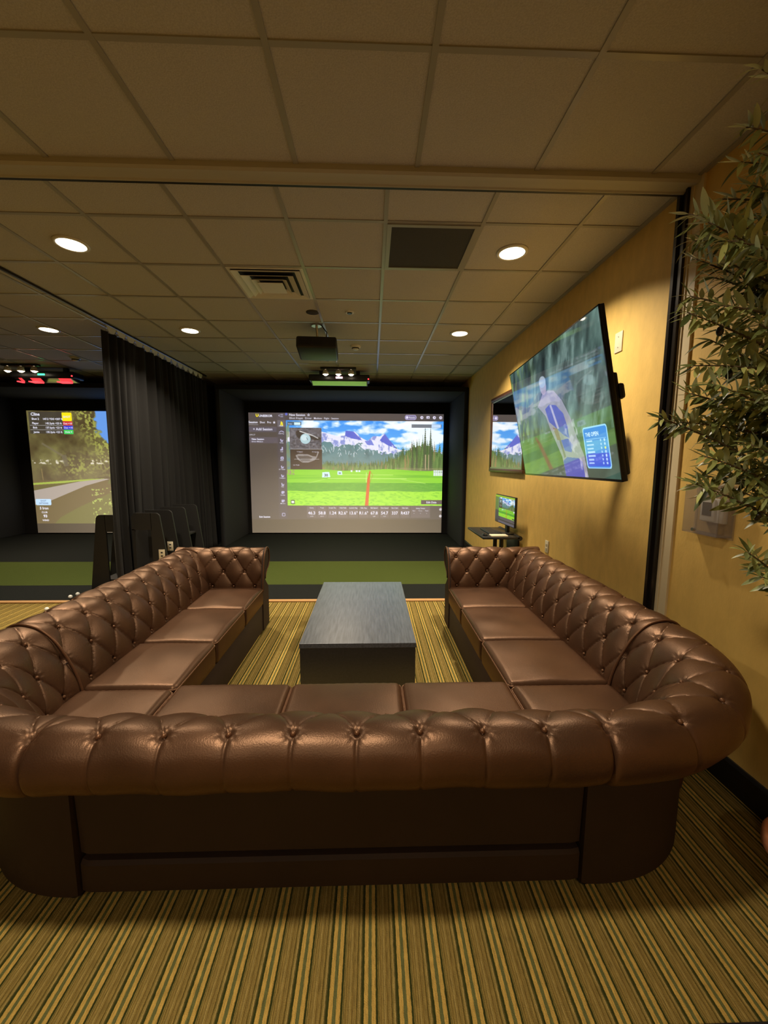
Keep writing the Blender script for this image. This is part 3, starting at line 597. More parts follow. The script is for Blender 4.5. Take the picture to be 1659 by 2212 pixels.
# left bay picture: tree-lined cart path
cv = Canvas(760, 490, 1400, 900)
def paint_course(cv):
    # the left 46 percent of the picture is what shows past the curtain
    n1 = cv.noise(90, 90, 51, 5)[..., None]; n2 = cv.noise(14, 14, 52, 3)
    cv.a = np.array((88, 80, 48))/255+(n1-.5)*np.array((.35, .40, .22))
    sk = np.clip((cv.X-(430+.55*np.clip(cv.Y, 0, 500)+70*(cv.noise(60, 60, 53, 4)-.5)*2))*.05, 0, 1)*(cv.Y < 420); cv.put(sk, (95, 150, 225))
    edge = np.exp(-((cv.X-(400+.55*cv.Y))/110)**2)*(cv.Y < 480); cv.put(edge*np.clip((n2-.48)*8, 0, 1)*(1-sk), (165, 170, 80), .9)
    mid = np.exp(-((cv.Y-400)/90)**2)*np.exp(-((cv.X-330)/150)**2); cv.put(mid*np.clip((n2-.5)*8, 0, 1), (150, 155, 70), .9)
    cv.put(((cv.Y > 355) & (cv.Y < 385)).astype(float)*np.clip((n2-.58)*9, 0, 1)*((cv.X < 240) | (cv.X > 420)), (205, 198, 180))
    cv.line((90, 235), (240, 330), 14, (110, 102, 80), .8); cv.line((240, 320), (255, 400), 34, (98, 92, 74), .8)
    cv.line((70, 420), (76, 520), 6, (135, 115, 70), .8)
    cv.rect(0, 505, 1400, 900, (92, 78, 42)); cv.poly([(0, 540), (0, 526), (400, 496), (520, 490), (520, 505)], (150, 172, 60)); cv.poly([(0, 552), (330, 512), (420, 510), (0, 585)], (84, 80, 30))
    cv.poly([(0, 582), (330, 515), (520, 492), (560, 494), (380, 545), (120, 655), (0, 690)], (158, 148, 140))
    cv.put(cv.pmask([(330, 700), (640, 560), (1400, 520), (1400, 900), (60, 900), (180, 780)]), (98, 104, 40), .7); cv.put((cv.Y > 560)*np.clip((n2-.62)*9, 0, 1)*(cv.X > 420), (175, 195, 90), .9)
    cv.poly([(560, 494), (1400, 470), (1400, 520), (540, 530)], (90, 95, 40))
    cv.rect(0, 828, 1400, 900, (30, 24, 18))
    cv.rect(15, 8, 255, 165, (50, 48, 48), .75); cv.rrect(250, 12, 320, 74, 8, (245, 225, 20)); cv.rect(254, 76, 322, 104, (200, 50, 55)); cv.rect(256, 106, 324, 134, (45, 50, 200)); cv.rrect(256, 136, 324, 168, 6, (60, 200, 90))
    cv.line((18, 105), (254, 105), 2, (190, 190, 190)); cv.line((18, 136), (254, 136), 2, (190, 190, 190))
    cv.rrect(6, 645, 118, 690, 8, (178, 212, 242))
paint_course(cv)
pl = placer(-7.11, -3.15, 2.568, .022, 8.70, 1400, 900)
paint_text(cv, [('Cline', 30, 36, 30, 'LEFT', .03), ('Shot 2', 34, 66, 20, 'LEFT', .03), ('147.2 YDS', 112, 66, 19, 'LEFT', .03), ('+207 ft', 198, 66, 19, 'LEFT', .03), ('Player', 34, 97, 19, 'LEFT', .03), ('145.2yds +23 ft', 126, 97, 19, 'LEFT', .03), ('Bob', 38, 128, 19, 'LEFT', .03), ('137.6yds +23 ft', 126, 128, 19, 'LEFT', .03), ('Jamie', 40, 160, 19, 'LEFT', .03), ('135.2yds +23 ft', 126, 160, 19, 'LEFT', .03), ('SHOT', 285, 50, 20, 'CENTER', .02), ('Out +10', 288, 97, 18, 'CENTER', .02), ('Out +10', 290, 127, 18, 'CENTER', .02), ('Hole 9', 290, 158, 18, 'CENTER', .02), ('5 Iron', 62, 722, 26, 'CENTER', .03), ('CLUB', 62, 750, 17, 'CENTER', .03), ('93', 66, 782, 28, 'CENTER', .04), ('WIND', 66, 810, 17, 'CENTER', .03)])
paint_text(cv, [('SHOT', 62, 664, 16, 'CENTER', .01), ('OPTIONS', 62, 682, 16, 'CENTER', .01)], (70, 90, 130))
left = picture_mesh('projection_screen', cv, pl, SM); tag(origin(left, (-5.1, 8.7, 0)), 'left bay projection screen showing a tree-lined course path', 'projection screen')

# ------------------------------------------------------------------ mirror on the right wall
t = thing('wall_mirror', 'wood-framed mirror on the yellow wall behind the television', 'mirror', (XW, 5.135, 1.92))
ya, yb, za, zb = 4.482, 5.79, 1.42, 2.43
for a_, c_ in (((ya, za), (yb, za+.045)), ((ya, zb-.045), (yb, zb)), ((ya, za+.045), (ya+.045, zb-.045)), ((yb-.045, za+.045), (yb, zb-.045))):
    b = B(); b.box((XW-.032, *a_), (XW, *c_), bev=.008); b.put('frame_rail', 'woodframe', t, auto=True)
b = B(); b.box((XW-.020, ya+.04, za+.04), (XW-.004, yb-.04, zb-.04)); b.put('glass', 'mirror', t)
for a_, c_ in (((ya+.045, za+.045), (yb-.045, za+.065)), ((ya+.045, zb-.065), (yb-.045, zb-.045))):
    b = B(); b.box((XW-.026, *a_), (XW-.018, *c_)); b.put('inner_fillet', 'chrome', t)

# ------------------------------------------------------------------ television on its wall arm
def tv():
    w_, az, tilt, rl = 1.66, -.062, .203, .004; c = Vector((1.310, 2.976, .359+CAM_Z)); h_ = w_*9/16
    n = Vector((-math.cos(az)*math.cos(tilt), -math.sin(az)*math.cos(tilt), -math.sin(tilt)))
    r = Vector((math.sin(az), -math.cos(az), 0)); u = n.cross(r)
    if u.z < 0: u = -u
    r, u = r*math.cos(rl)+u*math.sin(rl), u*math.cos(rl)-r*math.sin(rl)
    t = thing('television', 'large flat television tilted down on the yellow wall, showing golf', 'television', c)
    def W(a, b_, d): return c+r*a+u*b_+n*d
    def slab(a0, b0, a1, b1, d0, d1, bev=0):
        q = B(); mm = Matrix((r, u, n)).transposed().to_4x4(); mm.translation = c; q.box((a0, b0, d0), (a1, b1, d1), bev=bev, mtx=mm); return q
    W2, H2 = w_/2, h_/2
    slab(-W2, -H2, W2, H2, -.030, -.003, .004).put('cabinet', 'black', t, auto=True)
    slab(-W2+.02, -H2+.03, W2-.02, H2*.25, -.062, -.028, .012).put('rear_housing', 'black', t, auto=True)
    for a_ in ((-W2, -H2, W2, -H2+.014), (-W2, H2-.008, W2, H2), (-W2, -H2, -W2+.008, H2), (W2-.008, -H2, W2, H2)):
        slab(*a_, -.006, .0015).put('bezel', 'blackgloss', t)
    cv = Canvas(560, 320, 1600, 900)
    # foliage: diagonal streaks
    sx = cv.X; cv.X = sx+cv.Y*.45
    n1 = cv.noise(120, 240, 71, 5)[..., None]; n2 = cv.noise(60, 130, 72, 4); cv.X = sx
    cv.a = np.array((58, 78, 74))/255+(n1-.5)*np.array((.60, .72, .66))
    lf = np.clip(1-cv.X/700, 0, 1)*np.clip((n2-.42)*4, 0, 1)*(cv.Y < 560); cv.put(lf, (140, 170, 50), .85)
    cv.put(np.clip((n2-.58)*5, 0, 1)*(cv.Y < 620), (125, 150, 145), .6)
    cv.put((cv.Y > 640).astype(float), (48, 74, 62), .7)
    # golfer seen leaning over the ball
    n3 = cv.noise(40, 40, 77, 3)
    cv.poly([(560, 365), (690, 290), (800, 280), (900, 300), (1010, 385), (1100, 510), (1150, 640), (1215, 760), (1232, 900), (905, 900), (880, 760), (800, 640), (745, 560), (690, 450)], (150, 142, 165), .80)
    cv.circ(722, 232, 62, 66, (165, 150, 160), .85); cv.circ(722, 205, 66, 40, (150, 165, 178), .85)
    cv.poly([(700, 400), (790, 380), (900, 400), (1000, 470), (1035, 560), (1040, 640), (950, 610), (830, 545), (740, 500)], (48, 52, 160), .9)
    cv.poly([(790, 385), (822, 384), (900, 560), (868, 566)], (165, 160, 190), .9)
    cv.poly([(790, 545), (870, 560), (900, 640), (840, 640)], (110, 72, 78), .8); cv.poly([(868, 640), (900, 640), (945, 760), (915, 770)], (88, 74, 84), .7)
    cv.poly([(905, 645), (1020, 640), (1080, 690), (1040, 735), (940, 720)], (55, 60, 170), .85)
    cv.poly([(890, 790), (960, 765), (1130, 775), (1180, 800), (1190, 900), (900, 900)], (50, 56, 160), .92)
    cv.put(cv.pmask([(880, 560), (1150, 520), (1232, 900), (1150, 900), (1080, 740)])*np.clip((n3-.45)*4, 0, 1), (190, 185, 205), .6)
    # leaderboard
    cv.rrect(1238, 590, 1522, 842, 22, (140, 195, 235)); cv.rrect(1246, 598, 1514, 834, 17, (28, 112, 205)); cv.rect(1246, 676, 1514, 750, (52, 135, 205)); cv.rect(1250, 750, 1510, 826, (24, 70, 195))
    r_ = random.Random(3)
    for k in range(7):
        y = 672+22*k; cv.rect(1270, y, 1270+60+45*r_.random(), y+10, (185, 210, 240), .8); cv.circ(1438, y+5, 8, 7, (175, 205, 235), .8); cv.circ(1480, y+5, 9, 8, (230, 230, 110) if k == 2 else (185, 210, 240), .85)
    cv.rect(1262, 664, 1500, 666, (120, 180, 235))
    paint_text(cv, [('THE OPEN', 1264, 648, 34, 'LEFT', .02)], (205, 225, 240))
    TVM = displaymat('television_picture', (.005, .005, .005), .25, 1.5, coat=1, ior=1.85)
    pl = lambda x, y: W(-W2+.008+(w_-.016)*x/1600, H2-.008-(h_-.022)*y/900, .0002)
    picture_mesh('screen', cv, pl, TVM, t)
    # wall arm
    b = B(); b.box((XW-.03, c.y-.12, c.z-.22), (XW, c.y+.12, c.z+.22), bev=.006); b.put('wall_plate', 'black', t, auto=True)
    b = B(); b.cyl(W(0, .05, -.06), (XW-.16, c.y-.22, c.z), .026); b.cyl((XW-.16, c.y-.22, c.z-.06), (XW-.16, c.y-.22, c.z+.06), .034); b.cyl((XW-.16, c.y-.22, c.z), (XW-.02, c.y, c.z), .026); b.put('mount_arm', 'black', t, auto=True)
    b = slab(-.22, -.2, .22, .2, -.078, -.058, .004); b.put('mount_plate', 'black', t, auto=True)
    b = slab(W2-.08, -.03, W2-.008, .055, -.085, -.05, .016); b.put('side_grip', 'black', t, auto=True)
tv()

# ------------------------------------------------------------------ wall plates
def plate(y, z, w_, h_, label, outlet, nm, x=XW, m='plate'):
    t = thing(nm, label, 'outlet' if outlet else 'switch', (x, y, z))
    b = B(); b.box((x-.007, y-w_/2, z-h_/2), (x, y+w_/2, z+h_/2), bev=.003); b.put('cover_plate', m, t, auto=True)
    if outlet:
        for s_ in (-1, 1):
            b = B(); b.box((x-.010, y-.017, z+s_*.02-.014), (x-.005, y+.017, z+s_*.02+.014), bev=.003); r_ = b.put('receptacle', m, t, auto=True)
            b = B()
            for d in (-.007, .006): b.box((x-.0105, y+d, z+s_*.02-.004), (x-.0095, y+d+.002, z+s_*.02+.006))
            b.put('slots', 'black', r_)
    else:
        for s_ in (-1, 1): b = B(); b.cyl((x-.009, y, z+s_*.035), (x-.006, y, z+s_*.035), .004, n=10); b.put('screw', 'chrome', t)
plate(2.865, 2.37, .085, .135, 'cream blank plate on the yellow wall above the television', False, 'blank_wall_plate')
plate(3.82, .73, .075, .12, 'cream outlet on the yellow wall behind the far right arm of the sofa', True, 'wall_outlet')
plate(1.835, .548, .118, .118, 'cream double outlet plate low on the wall beside the sofa corner', True, 'wall_outlet')

# thermostat in a clear lock box
t = thing('thermostat', 'white thermostat with dark display inside a clear lock box', 'thermostat', (XW, 1.925, 1.32))
b = B(); b.box((XW-.026, 1.868, 1.245), (XW, 1.998, 1.365), bev=.006); b.put('body', 'white', t, auto=True)
b = B(); b.box((XW-.034, 1.915, 1.25), (XW-.024, 2.0, 1.362), bev=.004); b.put('display_bezel', 'white', t, auto=True)
b = B(); b.box((XW-.036, 1.93, 1.278), (XW-.033, 1.985, 1.345)); b.put('display', 'lcd', t)
b = B()
L0, L1, z0, z1, dp = 1.84, 2.055, 1.185, 1.43, .075
for bx in (((XW-dp, L0, z0), (XW-dp+.004, L1, z1)), ((XW-dp, L0, z0), (XW, L0+.004, z1)), ((XW-dp, L1-.004, z0), (XW, L1, z1)), ((XW-dp, L0, z0), (XW, L1, z0+.004)), ((XW-dp, L0, z1-.004), (XW, L1, z1))): b.box(*bx)
b.put('clear_cover', 'clear', t)
b = B(); b.box((XW-.006, L0-.012, z0-.012), (XW, L1+.012, z1+.012), bev=.003); b.put('cover_base', 'clear', t)
b = B(); b.cyl((XW-dp-.008, 1.98, 1.205), (XW-dp+.004, 1.98, 1.205), .009, n=14); b.put('key_lock', 'chrome', t, auto=True)

# ------------------------------------------------------------------ wall desk with computer
t = thing('wall_desk', 'black keyboard shelf fixed to the yellow wall beyond the sofa', 'shelf', (XW, 4.77, .7))
b = B(); b.box((1.24, 4.40, .690), (1.66, 5.13, .715), bev=.006); b.put('shelf_top', 'black', t, auto=True)
b = B(); b.cyl((1.66, 4.40, .700), (1.66, 5.13, .700), .026, n=18); b.put('rear_tube', 'black', t, auto=True)
for y in (4.62, 4.86):
    b = B(); b.box((1.50, y-.02, .38), (1.54, y+.02, .692), bev=.004); b.box((1.50, y-.02, .38), (XW, y+.02, .42), bev=.004); b.put('bracket', 'black', t, auto=True)
b = B(); b.box((XW-.02, 4.55, .36), (XW, 4.93, .70), bev=.004); b.put('wall_plate', 'black', t, auto=True)
t = thing('computer_monitor', 'small computer monitor on the wall shelf, showing the golf session', 'monitor', (1.57, 4.70, .72))
A0 = Vector((1.584, 4.40, 0)); A1 = Vector((1.552, 5.0, 0)); ax = (A0-A1).normalized(); nn = Vector((-ax.y, ax.x, 0)); nn = -nn if nn.x > 0 else nn
mm = Matrix((ax, nn, Vector((0, 0, 1)))).transposed().to_4x4(); mm.translation = (A0+A1)/2
b = B(); b.box((-.302, -.028, .812), (.302, -.002, 1.158), bev=.005, mtx=mm); b.put('case', 'black', t, auto=True)
b = B(); b.box((-.03, -.06, .73), (.03, -.028, .95), mtx=mm); b.put('stand', 'black', t)
b = B(); b.box((-.13, -.09, .715), (.13, .06, .727), bev=.004, mtx=mm); b.put('foot', 'black', t, auto=True)
cv = Canvas(210, 130, 1405, 865); paint_range(cv); cv.rect(0, 0, 1405, 60, (150, 185, 50)); cv.rect(0, 60, 262, 480, (110, 150, 60), .6); cv.rect(0, 480, 262, 790, (66, 64, 66)); cv.rect(262, 790, 1405, 865, (95, 90, 100))
MM = displaymat('monitor_picture', (.01, .01, .01), .3, .9)
picture_mesh('display', cv, lambda x, y: mm @ Vector((-.296+.592*x/1405, .0005, 1.150-.328*y/865)), MM, t)
kb = thing('computer_keyboard', 'low keyboard lying on the black wall shelf', 'keyboard', (1.40, 4.75, .716))
b = B(); b.box((1.36, 4.55, .7155), (1.49, 4.98, .733), bev=.004); b.put('case', 'keyboard', kb, auto=True)
b = B()
for i in range(5):
    for j in range(14): b.box((1.368+.024*i, 4.56+.03*j, .733), (1.387+.024*i, 4.586+.03*j, .738), bev=.001, seg=1)
b.put('keys', 'black', kb)
b = B(); b.box((1.34, 4.42, .7155), (1.53, 4.52, .732), bev=.004); tag(b.put('notepad', 'plate', auto=True), 'pale pad lying near the front edge of the wall shelf', 'notepad')
b = B(); b.sphere((1.295, 4.52, .722), .032, (.9, 1.5, .55)); tag(b.put('computer_mouse', 'blackgloss', smooth=True), 'black computer mouse on the wall shelf beside the keyboard', 'mouse')

# ------------------------------------------------------------------ curtain, track, racks, balls
b = B(); b.box((-2.872, 2.352, CEIL-.019), (-2.850, 7.27, CEIL-.001)); tag(origin(b.put('curtain_track', 'post'), (-2.86, 4.8, CEIL)), 'dark metal curtain track along the ceiling', 'curtain track')
ct = thing('divider_curtain', 'black floor-length divider curtain between the two bays', 'curtain', (-2.86, 5.9, 0))
def curtain():
    ny, nz = 420, 26; Y = np.linspace(4.54, 7.26, ny); V = []
    ph = np.cumsum(1+.35*np.sin(np.linspace(0, 17, ny)))*(2*PI/ny)*15
    for j in range(nz):
        t_ = j/(nz-1); z = .015+(2.925-.015)*t_
        am = .030+.030*(1-t_); sag = -.018*np.abs(np.sin(ph/2+.4))*(j == nz-1)
        x = -2.86+am*np.sin(ph)+.012*np.sin(ph*2.3+1+t_*2)+.02*np.sin(Y*2.1+3*t_)
        y = Y+.02*np.cos(ph*1.1)*(1-t_)-.03*(1-t_)*np.exp(-(Y-4.54)/.15)
        V.append(np.stack([x, y, z+sag], -1))
    V = np.array(V).reshape(-1, 3); F = [(j*ny+i, j*ny+i+1, (j+1)*ny+i+1, (j+1)*ny+i) for j in range(nz-1) for i in range(ny-1)]
    me = bpy.data.meshes.new('drape'); me.from_pydata(V.tolist(), [], F); me.update(); o = link('drape', me, 'fabric', ct, smooth=True)
    md = o.modifiers.new('s', 'SOLIDIFY'); md.thickness = .008; md.offset = 0
    # pale header tape: shallow scallops hanging between the hooks
    b = B(); n = 14; L = (7.1-4.62)/n
    for k in range(n):
        y0_ = 4.62+L*k; pts = [(y0_+.004, CEIL-.024), (y0_+L-.004, CEIL-.024)]+[(y0_+L-.004-(L-.008)*i/10, CEIL-.026-.075*math.sin(PI*i/10)**.7) for i in range(11)]
        b.prism(pts, 'x', -2.856, -2.852)
    b.put('header_tape', 'white', ct)
    for k in range(n+1): b = B(); b.tube([(-2.861, 4.62+L*k, CEIL-.021), (-2.861, 4.62+L*k, CEIL-.11)], .003, 6); b.put('curtain_hook', 'chrome', ct)
curtain()
def rpanel(x_in, x_out_top, x_out_bot, zt, rr=.05, n=6, opening=None):
    """tapered panel outline in x,z; the outer side leans"""
    s_ = 1 if x_out_top > x_in else -1; pts = [(x_in, .004), (x_out_bot, .004)]
    for k in range(n+1):
        a = PI/2*k/n; pts.append((x_out_top-s_*rr*(1-math.cos(a)), zt-rr+rr*math.sin(a)))
    pts += [(x_in, zt)]
    return pts
def rack(x_in, xt, xb, ys_, zt, label, grp):
    t = thing('golf_bag_rack', label, 'golf bag rack', ((x_in+xb)/2, sum(ys_)/len(ys_), 0), grp)
    s_ = 1 if xt > x_in else -1
    for k, y in enumerate(ys_):
        lean = lambda z: 0
        b = B()
        if k == 0:
            # inverted U: two legs and a top band around the opening
            wtop = .20
            b.prism(rpanel(xt-s_*.105, xt, xb, zt), 'y', y, y+.022)
            b.prism([(x_in, zt-wtop), (xt-s_*.10, zt-wtop), (xt-s_*.10, zt), (x_in+s_*.04, zt), (x_in, zt-.04)], 'y', y, y+.022)
            b.prism([(x_in, .004), (x_in+s_*.03, .004), (x_in+s_*.03, zt-wtop+.01), (x_in, zt-wtop+.01)], 'y', y, y+.022)
        else: b.prism(rpanel(x_in, xt, xb, zt), 'y', y, y+.022)
        b.put('divider_panel', 'blackmatt', t)
    b = B(); b.box((min(x_in, x_in+s_*.02), ys_[0]+.022, .05), (max(x_in, x_in+s_*.02), ys_[-1], zt-.05)); b.put('rear_board', 'blackmatt', t)
    b = B(); b.box((min(x_in, xt), ys_[0]+.022, .12), (max(x_in, xt), ys_[-1], .14)); b.put('shelf', 'blackmatt', t)
    if len(ys_) > 2:
        b = B(); b.box((min(x_in, xt), ys_[2]+.022, .55), (max(x_in, xt)-.02, ys_[3], .57)); b.put('shelf', 'blackmatt', t)
        b = B(); b.prism([(x_in+.02, zt-.35), (xt-.06, zt-.03), (x_in+.02, zt-.03)], 'y', ys_[2]+.024, ys_[2]+.03); b.put('gusset', 'blackmatt', t)
    return t
rack(-2.78, -2.455, -2.34, (4.70, 4.99, 5.34, 5.69), .945, 'black four-panel golf bag rack against the right side of the curtain', 'golf bag racks')
t = rack(-2.985, -3.215, -3.33, (4.75, 5.08), .915, 'black golf bag rack left of the curtain, partly hidden by the sofa', 'golf bag racks')
b = B(); b.box((-3.10, 4.85, .15), (-3.01, 4.98, .80), bev=.03); b.put('netting_pocket', 'net', t, auto=True)
def fplate(x, z, y, label):
    t = thing('rack_outlet', label, 'outlet', (x, y, z))
    b = B(); b.box((x-.035, y-.006, z-.057), (x+.035, y, z+.057), bev=.002); b.put('cover_plate', 'plate', t, auto=True)
    for s_ in (-1, 1): b = B(); b.box((x-.012, y-.0075, z+s_*.02-.009), (x+.012, y-.005, z+s_*.02+.009), bev=.001); b.put('receptacle', 'greycage', t)
fplate(-2.452, .460, 4.70, 'cream outlet plate on the nearest panel of the curtain-side rack')
fplate(-2.495, .497, 4.99, 'cream outlet plate on the second panel of the curtain-side rack')
for i, (x, y, z, l) in enumerate([(-3.378, 4.479, .0254, 'white golf ball on charcoal turf, left one of the close pair'), (-3.364, 4.572, .0254, 'white golf ball on charcoal turf, right one of the close pair'), (-3.247, 4.623, .0254, 'white golf ball on charcoal turf nearest the golf bag rack'), (-3.343, 4.102, .0214, 'single white golf ball lying on the striped carpet')]):
    b = B(); b.sphere((0, 0, 0), .0214, n=14); o = b.put('golf_ball', 'golf', smooth=True); o.location = (x, y, z); tag(o, l, 'golf ball', 'golf balls by the turf edge')

# ------------------------------------------------------------------ coffee table
t = thing('coffee_table', 'long black wood-grain coffee table in the middle of the sofa', 'coffee table', (-.086, 3.045, 0))
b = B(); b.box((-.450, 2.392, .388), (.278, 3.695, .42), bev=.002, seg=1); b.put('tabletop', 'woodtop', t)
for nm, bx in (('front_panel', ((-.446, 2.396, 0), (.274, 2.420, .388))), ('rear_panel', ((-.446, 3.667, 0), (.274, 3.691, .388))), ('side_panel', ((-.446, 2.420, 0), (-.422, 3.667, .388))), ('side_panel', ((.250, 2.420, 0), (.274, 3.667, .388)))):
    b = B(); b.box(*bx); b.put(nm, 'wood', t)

# ------------------------------------------------------------------ U-shaped tufted sofa
XC, YR, SH, R = -.135, 1.124, .875, .716
SHR, SHL = .875, .812          # the left run stands a little closer in
ARC = R*PI/2
def path(u):
    s_ = 1 if u >= 0 else -1; a = abs(u); SH = SHR if u >= 0 else SHL
    if a <= SH: return (XC+u, YR), (0., -1.)
    if a <= SH+ARC:
        th = (a-SH)/R; return (XC+s_*SH+R*s_*math.sin(th), YR+R-R*math.cos(th)), (s_*math.sin(th), -math.cos(th))
    return (XC+s_*(SH+R), YR+R+(a-SH-ARC)), (s_*1., 0.)
PROF = np.array([(-.262, .40), (-.250, .47), (-.226, .545), (-.190, .62), (-.145, .69), (-.080, .744), (0, .765), (.052, .753), (.086, .718), (.097, .67), (.086, .622), (.055, .586), (.012, .570), (-.035, .556), (-.085, .53), (-.118, .49)])
def dense(prof, step=.006):
    # Catmull-Rom through the profile, resampled evenly
    P = np.vstack([2*prof[0]-prof[1], prof, 2*prof[-1]-prof[-2]]); out = []
    for i in range(1, len(P)-2):
        for t_ in np.linspace(0, 1, 24, endpoint=False):
            a, b_, c, d = P[i-1], P[i], P[i+1], P[i+2]
            out.append(.5*((2*b_)+(-a+c)*t_+(2*a-5*b_+4*c-d)*t_**2+(-a+3*b_-3*c+d)*t_**3))
    out.append(prof[-1]); out = np.array(out); L = np.r_[0, np.cumsum(np.hypot(*np.diff(out, axis=0).T))]
    n = int(L[-1]/step); s_ = np.linspace(0, L[-1], n); Q = np.stack([np.interp(s_, L, out[:, 0]), np.interp(s_, L, out[:, 1])], -1)
    Tn = np.gradient(Q, axis=0); Tn /= np.hypot(Tn[:, 0], Tn[:, 1])[:, None]
    N = np.stack([-Tn[:, 1], Tn[:, 0]], -1)   # outward of the upholstery
    return s_, Q, N
sA, QA, NA = dense(PROF)
iTop = int(np.argmax(QA[:, 1])); S_TOP = sA[iTop]+.030; S_BOT = .055; ROWB = (S_TOP-S_BOT)/3
def tuft(U, V, e, d_amp=.024):
    """offset along the outward normal"""
    p = U+V/2; q = U-V/2
    Vc = np.clip(V, -3, 0); p = U+Vc/2; q = U-Vc/2
    x = np.abs(np.sin(PI*p)*np.sin(PI*q)); rt = np.sqrt(x)
    g = .60*rt+.40*(1-np.exp(-rt/.08))
    back = np.clip(V/.9, 0, 1); back = back*back*(3-2*back)
    face = np.clip(-V/1.3, 0, 1); face = face*face*(3-2*face)
    gb = 1-np.exp(-rt/.05); amp = (.011+(d_amp-.011)*face)*(1-back)+.0068*back
    g = g*(1-back)+gb*back
    d = np.zeros_like(x)
    for k in range(0, 4):
        off = 0 if k % 2 == 0 else .5; du = (U-off-np.round(U-off)); dv = V+k
        d = np.maximum(d, np.exp(-((du*.184)**2+(dv*ROWB)**2)/(.0145**2))*(.8 if k == 0 else 1))
    fade = 1-.8*np.clip((V-2.2)/1.2, 0, 1)
    off = amp*(g-1)*fade - .0145*d + .0015
    # small gathers radiating from the buttons
    for k in range(0, 4):
        o_ = 0 if k % 2 == 0 else .5; du = (U-o_-np.round(U-o_))*.184; dv = (V+k)*ROWB; rr = np.hypot(du, dv); an = np.arctan2(dv, du)
        off += -.0010*np.cos(an*9+k)*np.exp(-((rr-.026)/.014)**2)
    off -= .010*np.exp(-e/.005)+.0035*np.exp(-e/.022)
    return off
def section(name, ua, ub, n_int, parent, flip=False, pathf=path, prof=None, phase=0., a_=None, du=.006, rows=4, butt=True, ends=(1, 1)):
    if abs(ua) < 2.05 and abs(ub) < 2.05 and pathf is path and rows == 4 and prof is None: du = .004
    s_, Q, N = prof if prof else (sA, QA, NA)
    nu = int(abs(ub-ua)/du); us = np.linspace(ua, ub, nu); a = a_ if a_ else abs(ub-ua)/n_int
    U = (us-ua)/a-phase; V = (s_-S_TOP)/ROWB
    e = np.minimum((us-ua)*ends[0]+(1-ends[0])*9, (ub-us)*ends[1]+(1-ends[1])*9)
    UU, VV = np.meshgrid(U, V, indexing='ij'); EE = np.repeat(e[:, None], len(V), 1)
    off = tuft(UU, VV, EE)
    off += .0025*np.sin(UU*2.3+VV*1.7)+.0015*np.sin(UU*5.1-VV*2.9)
    PN = [pathf(u) for u in us]; P = np.array([q[0] for q in PN]); ND = np.array([q[1] for q in PN])
    n2 = Q[None, :, 0]+off*N[None, :, 0]; z2 = Q[None, :, 1]+off*N[None, :, 1]
    X = P[:, None, 0]+ND[:, None, 0]*n2; Y = P[:, None, 1]+ND[:, None, 1]*n2
    V3 = np.stack([X, Y, z2], -1).reshape(-1, 3); m = len(s_)
    idx = np.arange(nu*m).reshape(nu, m); f = np.stack([idx[:-1, :-1], idx[1:, :-1], idx[1:, 1:], idx[:-1, 1:]], -1).reshape(-1, 4)
    me = bpy.data.meshes.new(name); me.from_pydata(V3.tolist(), [], f.tolist()); me.update()
    bm = bmesh.new(); bm.from_mesh(me); bmesh.ops.recalc_face_normals(bm, faces=bm.faces)
    fz = max((ff for ff in bm.faces), key=lambda ff: ff.calc_center_median().z)
    if fz.normal.z < 0: bmesh.ops.reverse_faces(bm, faces=bm.faces)
    bm.to_mesh(me); bm.free()
    o = link(name, me, 'leather', parent, smooth=True)
    bl = []
    if butt:
        for k in range(rows):
            offk = 0 if k % 2 == 0 else .5; sv = S_TOP-k*ROWB; j = int(np.argmin(abs(s_-sv)))
            for i in range(-1, 60):
                uu = ua+(i+offk+phase)*a
                if uu < ua+.05 or uu > ub-.05: continue
                (px, py), (nx, ny) = pathf(uu); dd = -.0135 if k else -.0112
                n_ = Q[j, 0]+dd*N[j, 0]; z_ = Q[j, 1]+dd*N[j, 1]
                bl.append((Vector((px+nx*n_, py+ny*n_, z_)), Vector((nx*N[j, 0], ny*N[j, 0], N[j, 1])), k, o))
    return o, bl
sofa = thing('sectional_sofa', 'large U-shaped brown leather sofa with deep-buttoned rolled back', 'sofa', (XC, 2.4, 0))
BUT = []
Lm, Lc = .83, SH+ARC+.04; Le = Lc+1.70; LcL = SHL+ARC+.04; LeL = LcL+1.70
for nm, ua, ub, n_ in (('back_cushioning', -Lm, Lm, 9), ('back_cushioning', Lm, Lc, 5), ('back_cushioning', -LcL, -Lm, 5), ('back_cushioning', Lc, Le, 9), ('back_cushioning', -LeL, -LcL, 9)):
    o, bl = section(nm, ua, ub, n_, sofa); BUT += bl
# arms at the far ends
pa = PROF.copy(); pa[:, 0] = np.where(pa[:, 0] < 0, pa[:, 0]*.62, pa[:, 0]*.9)
sB, QB, NB = dense(pa); 
YA = 3.635
XI = .82     # half width between the inner seat edges
sc_top = sB[int(np.argmax(QB[:, 1]))]+.02
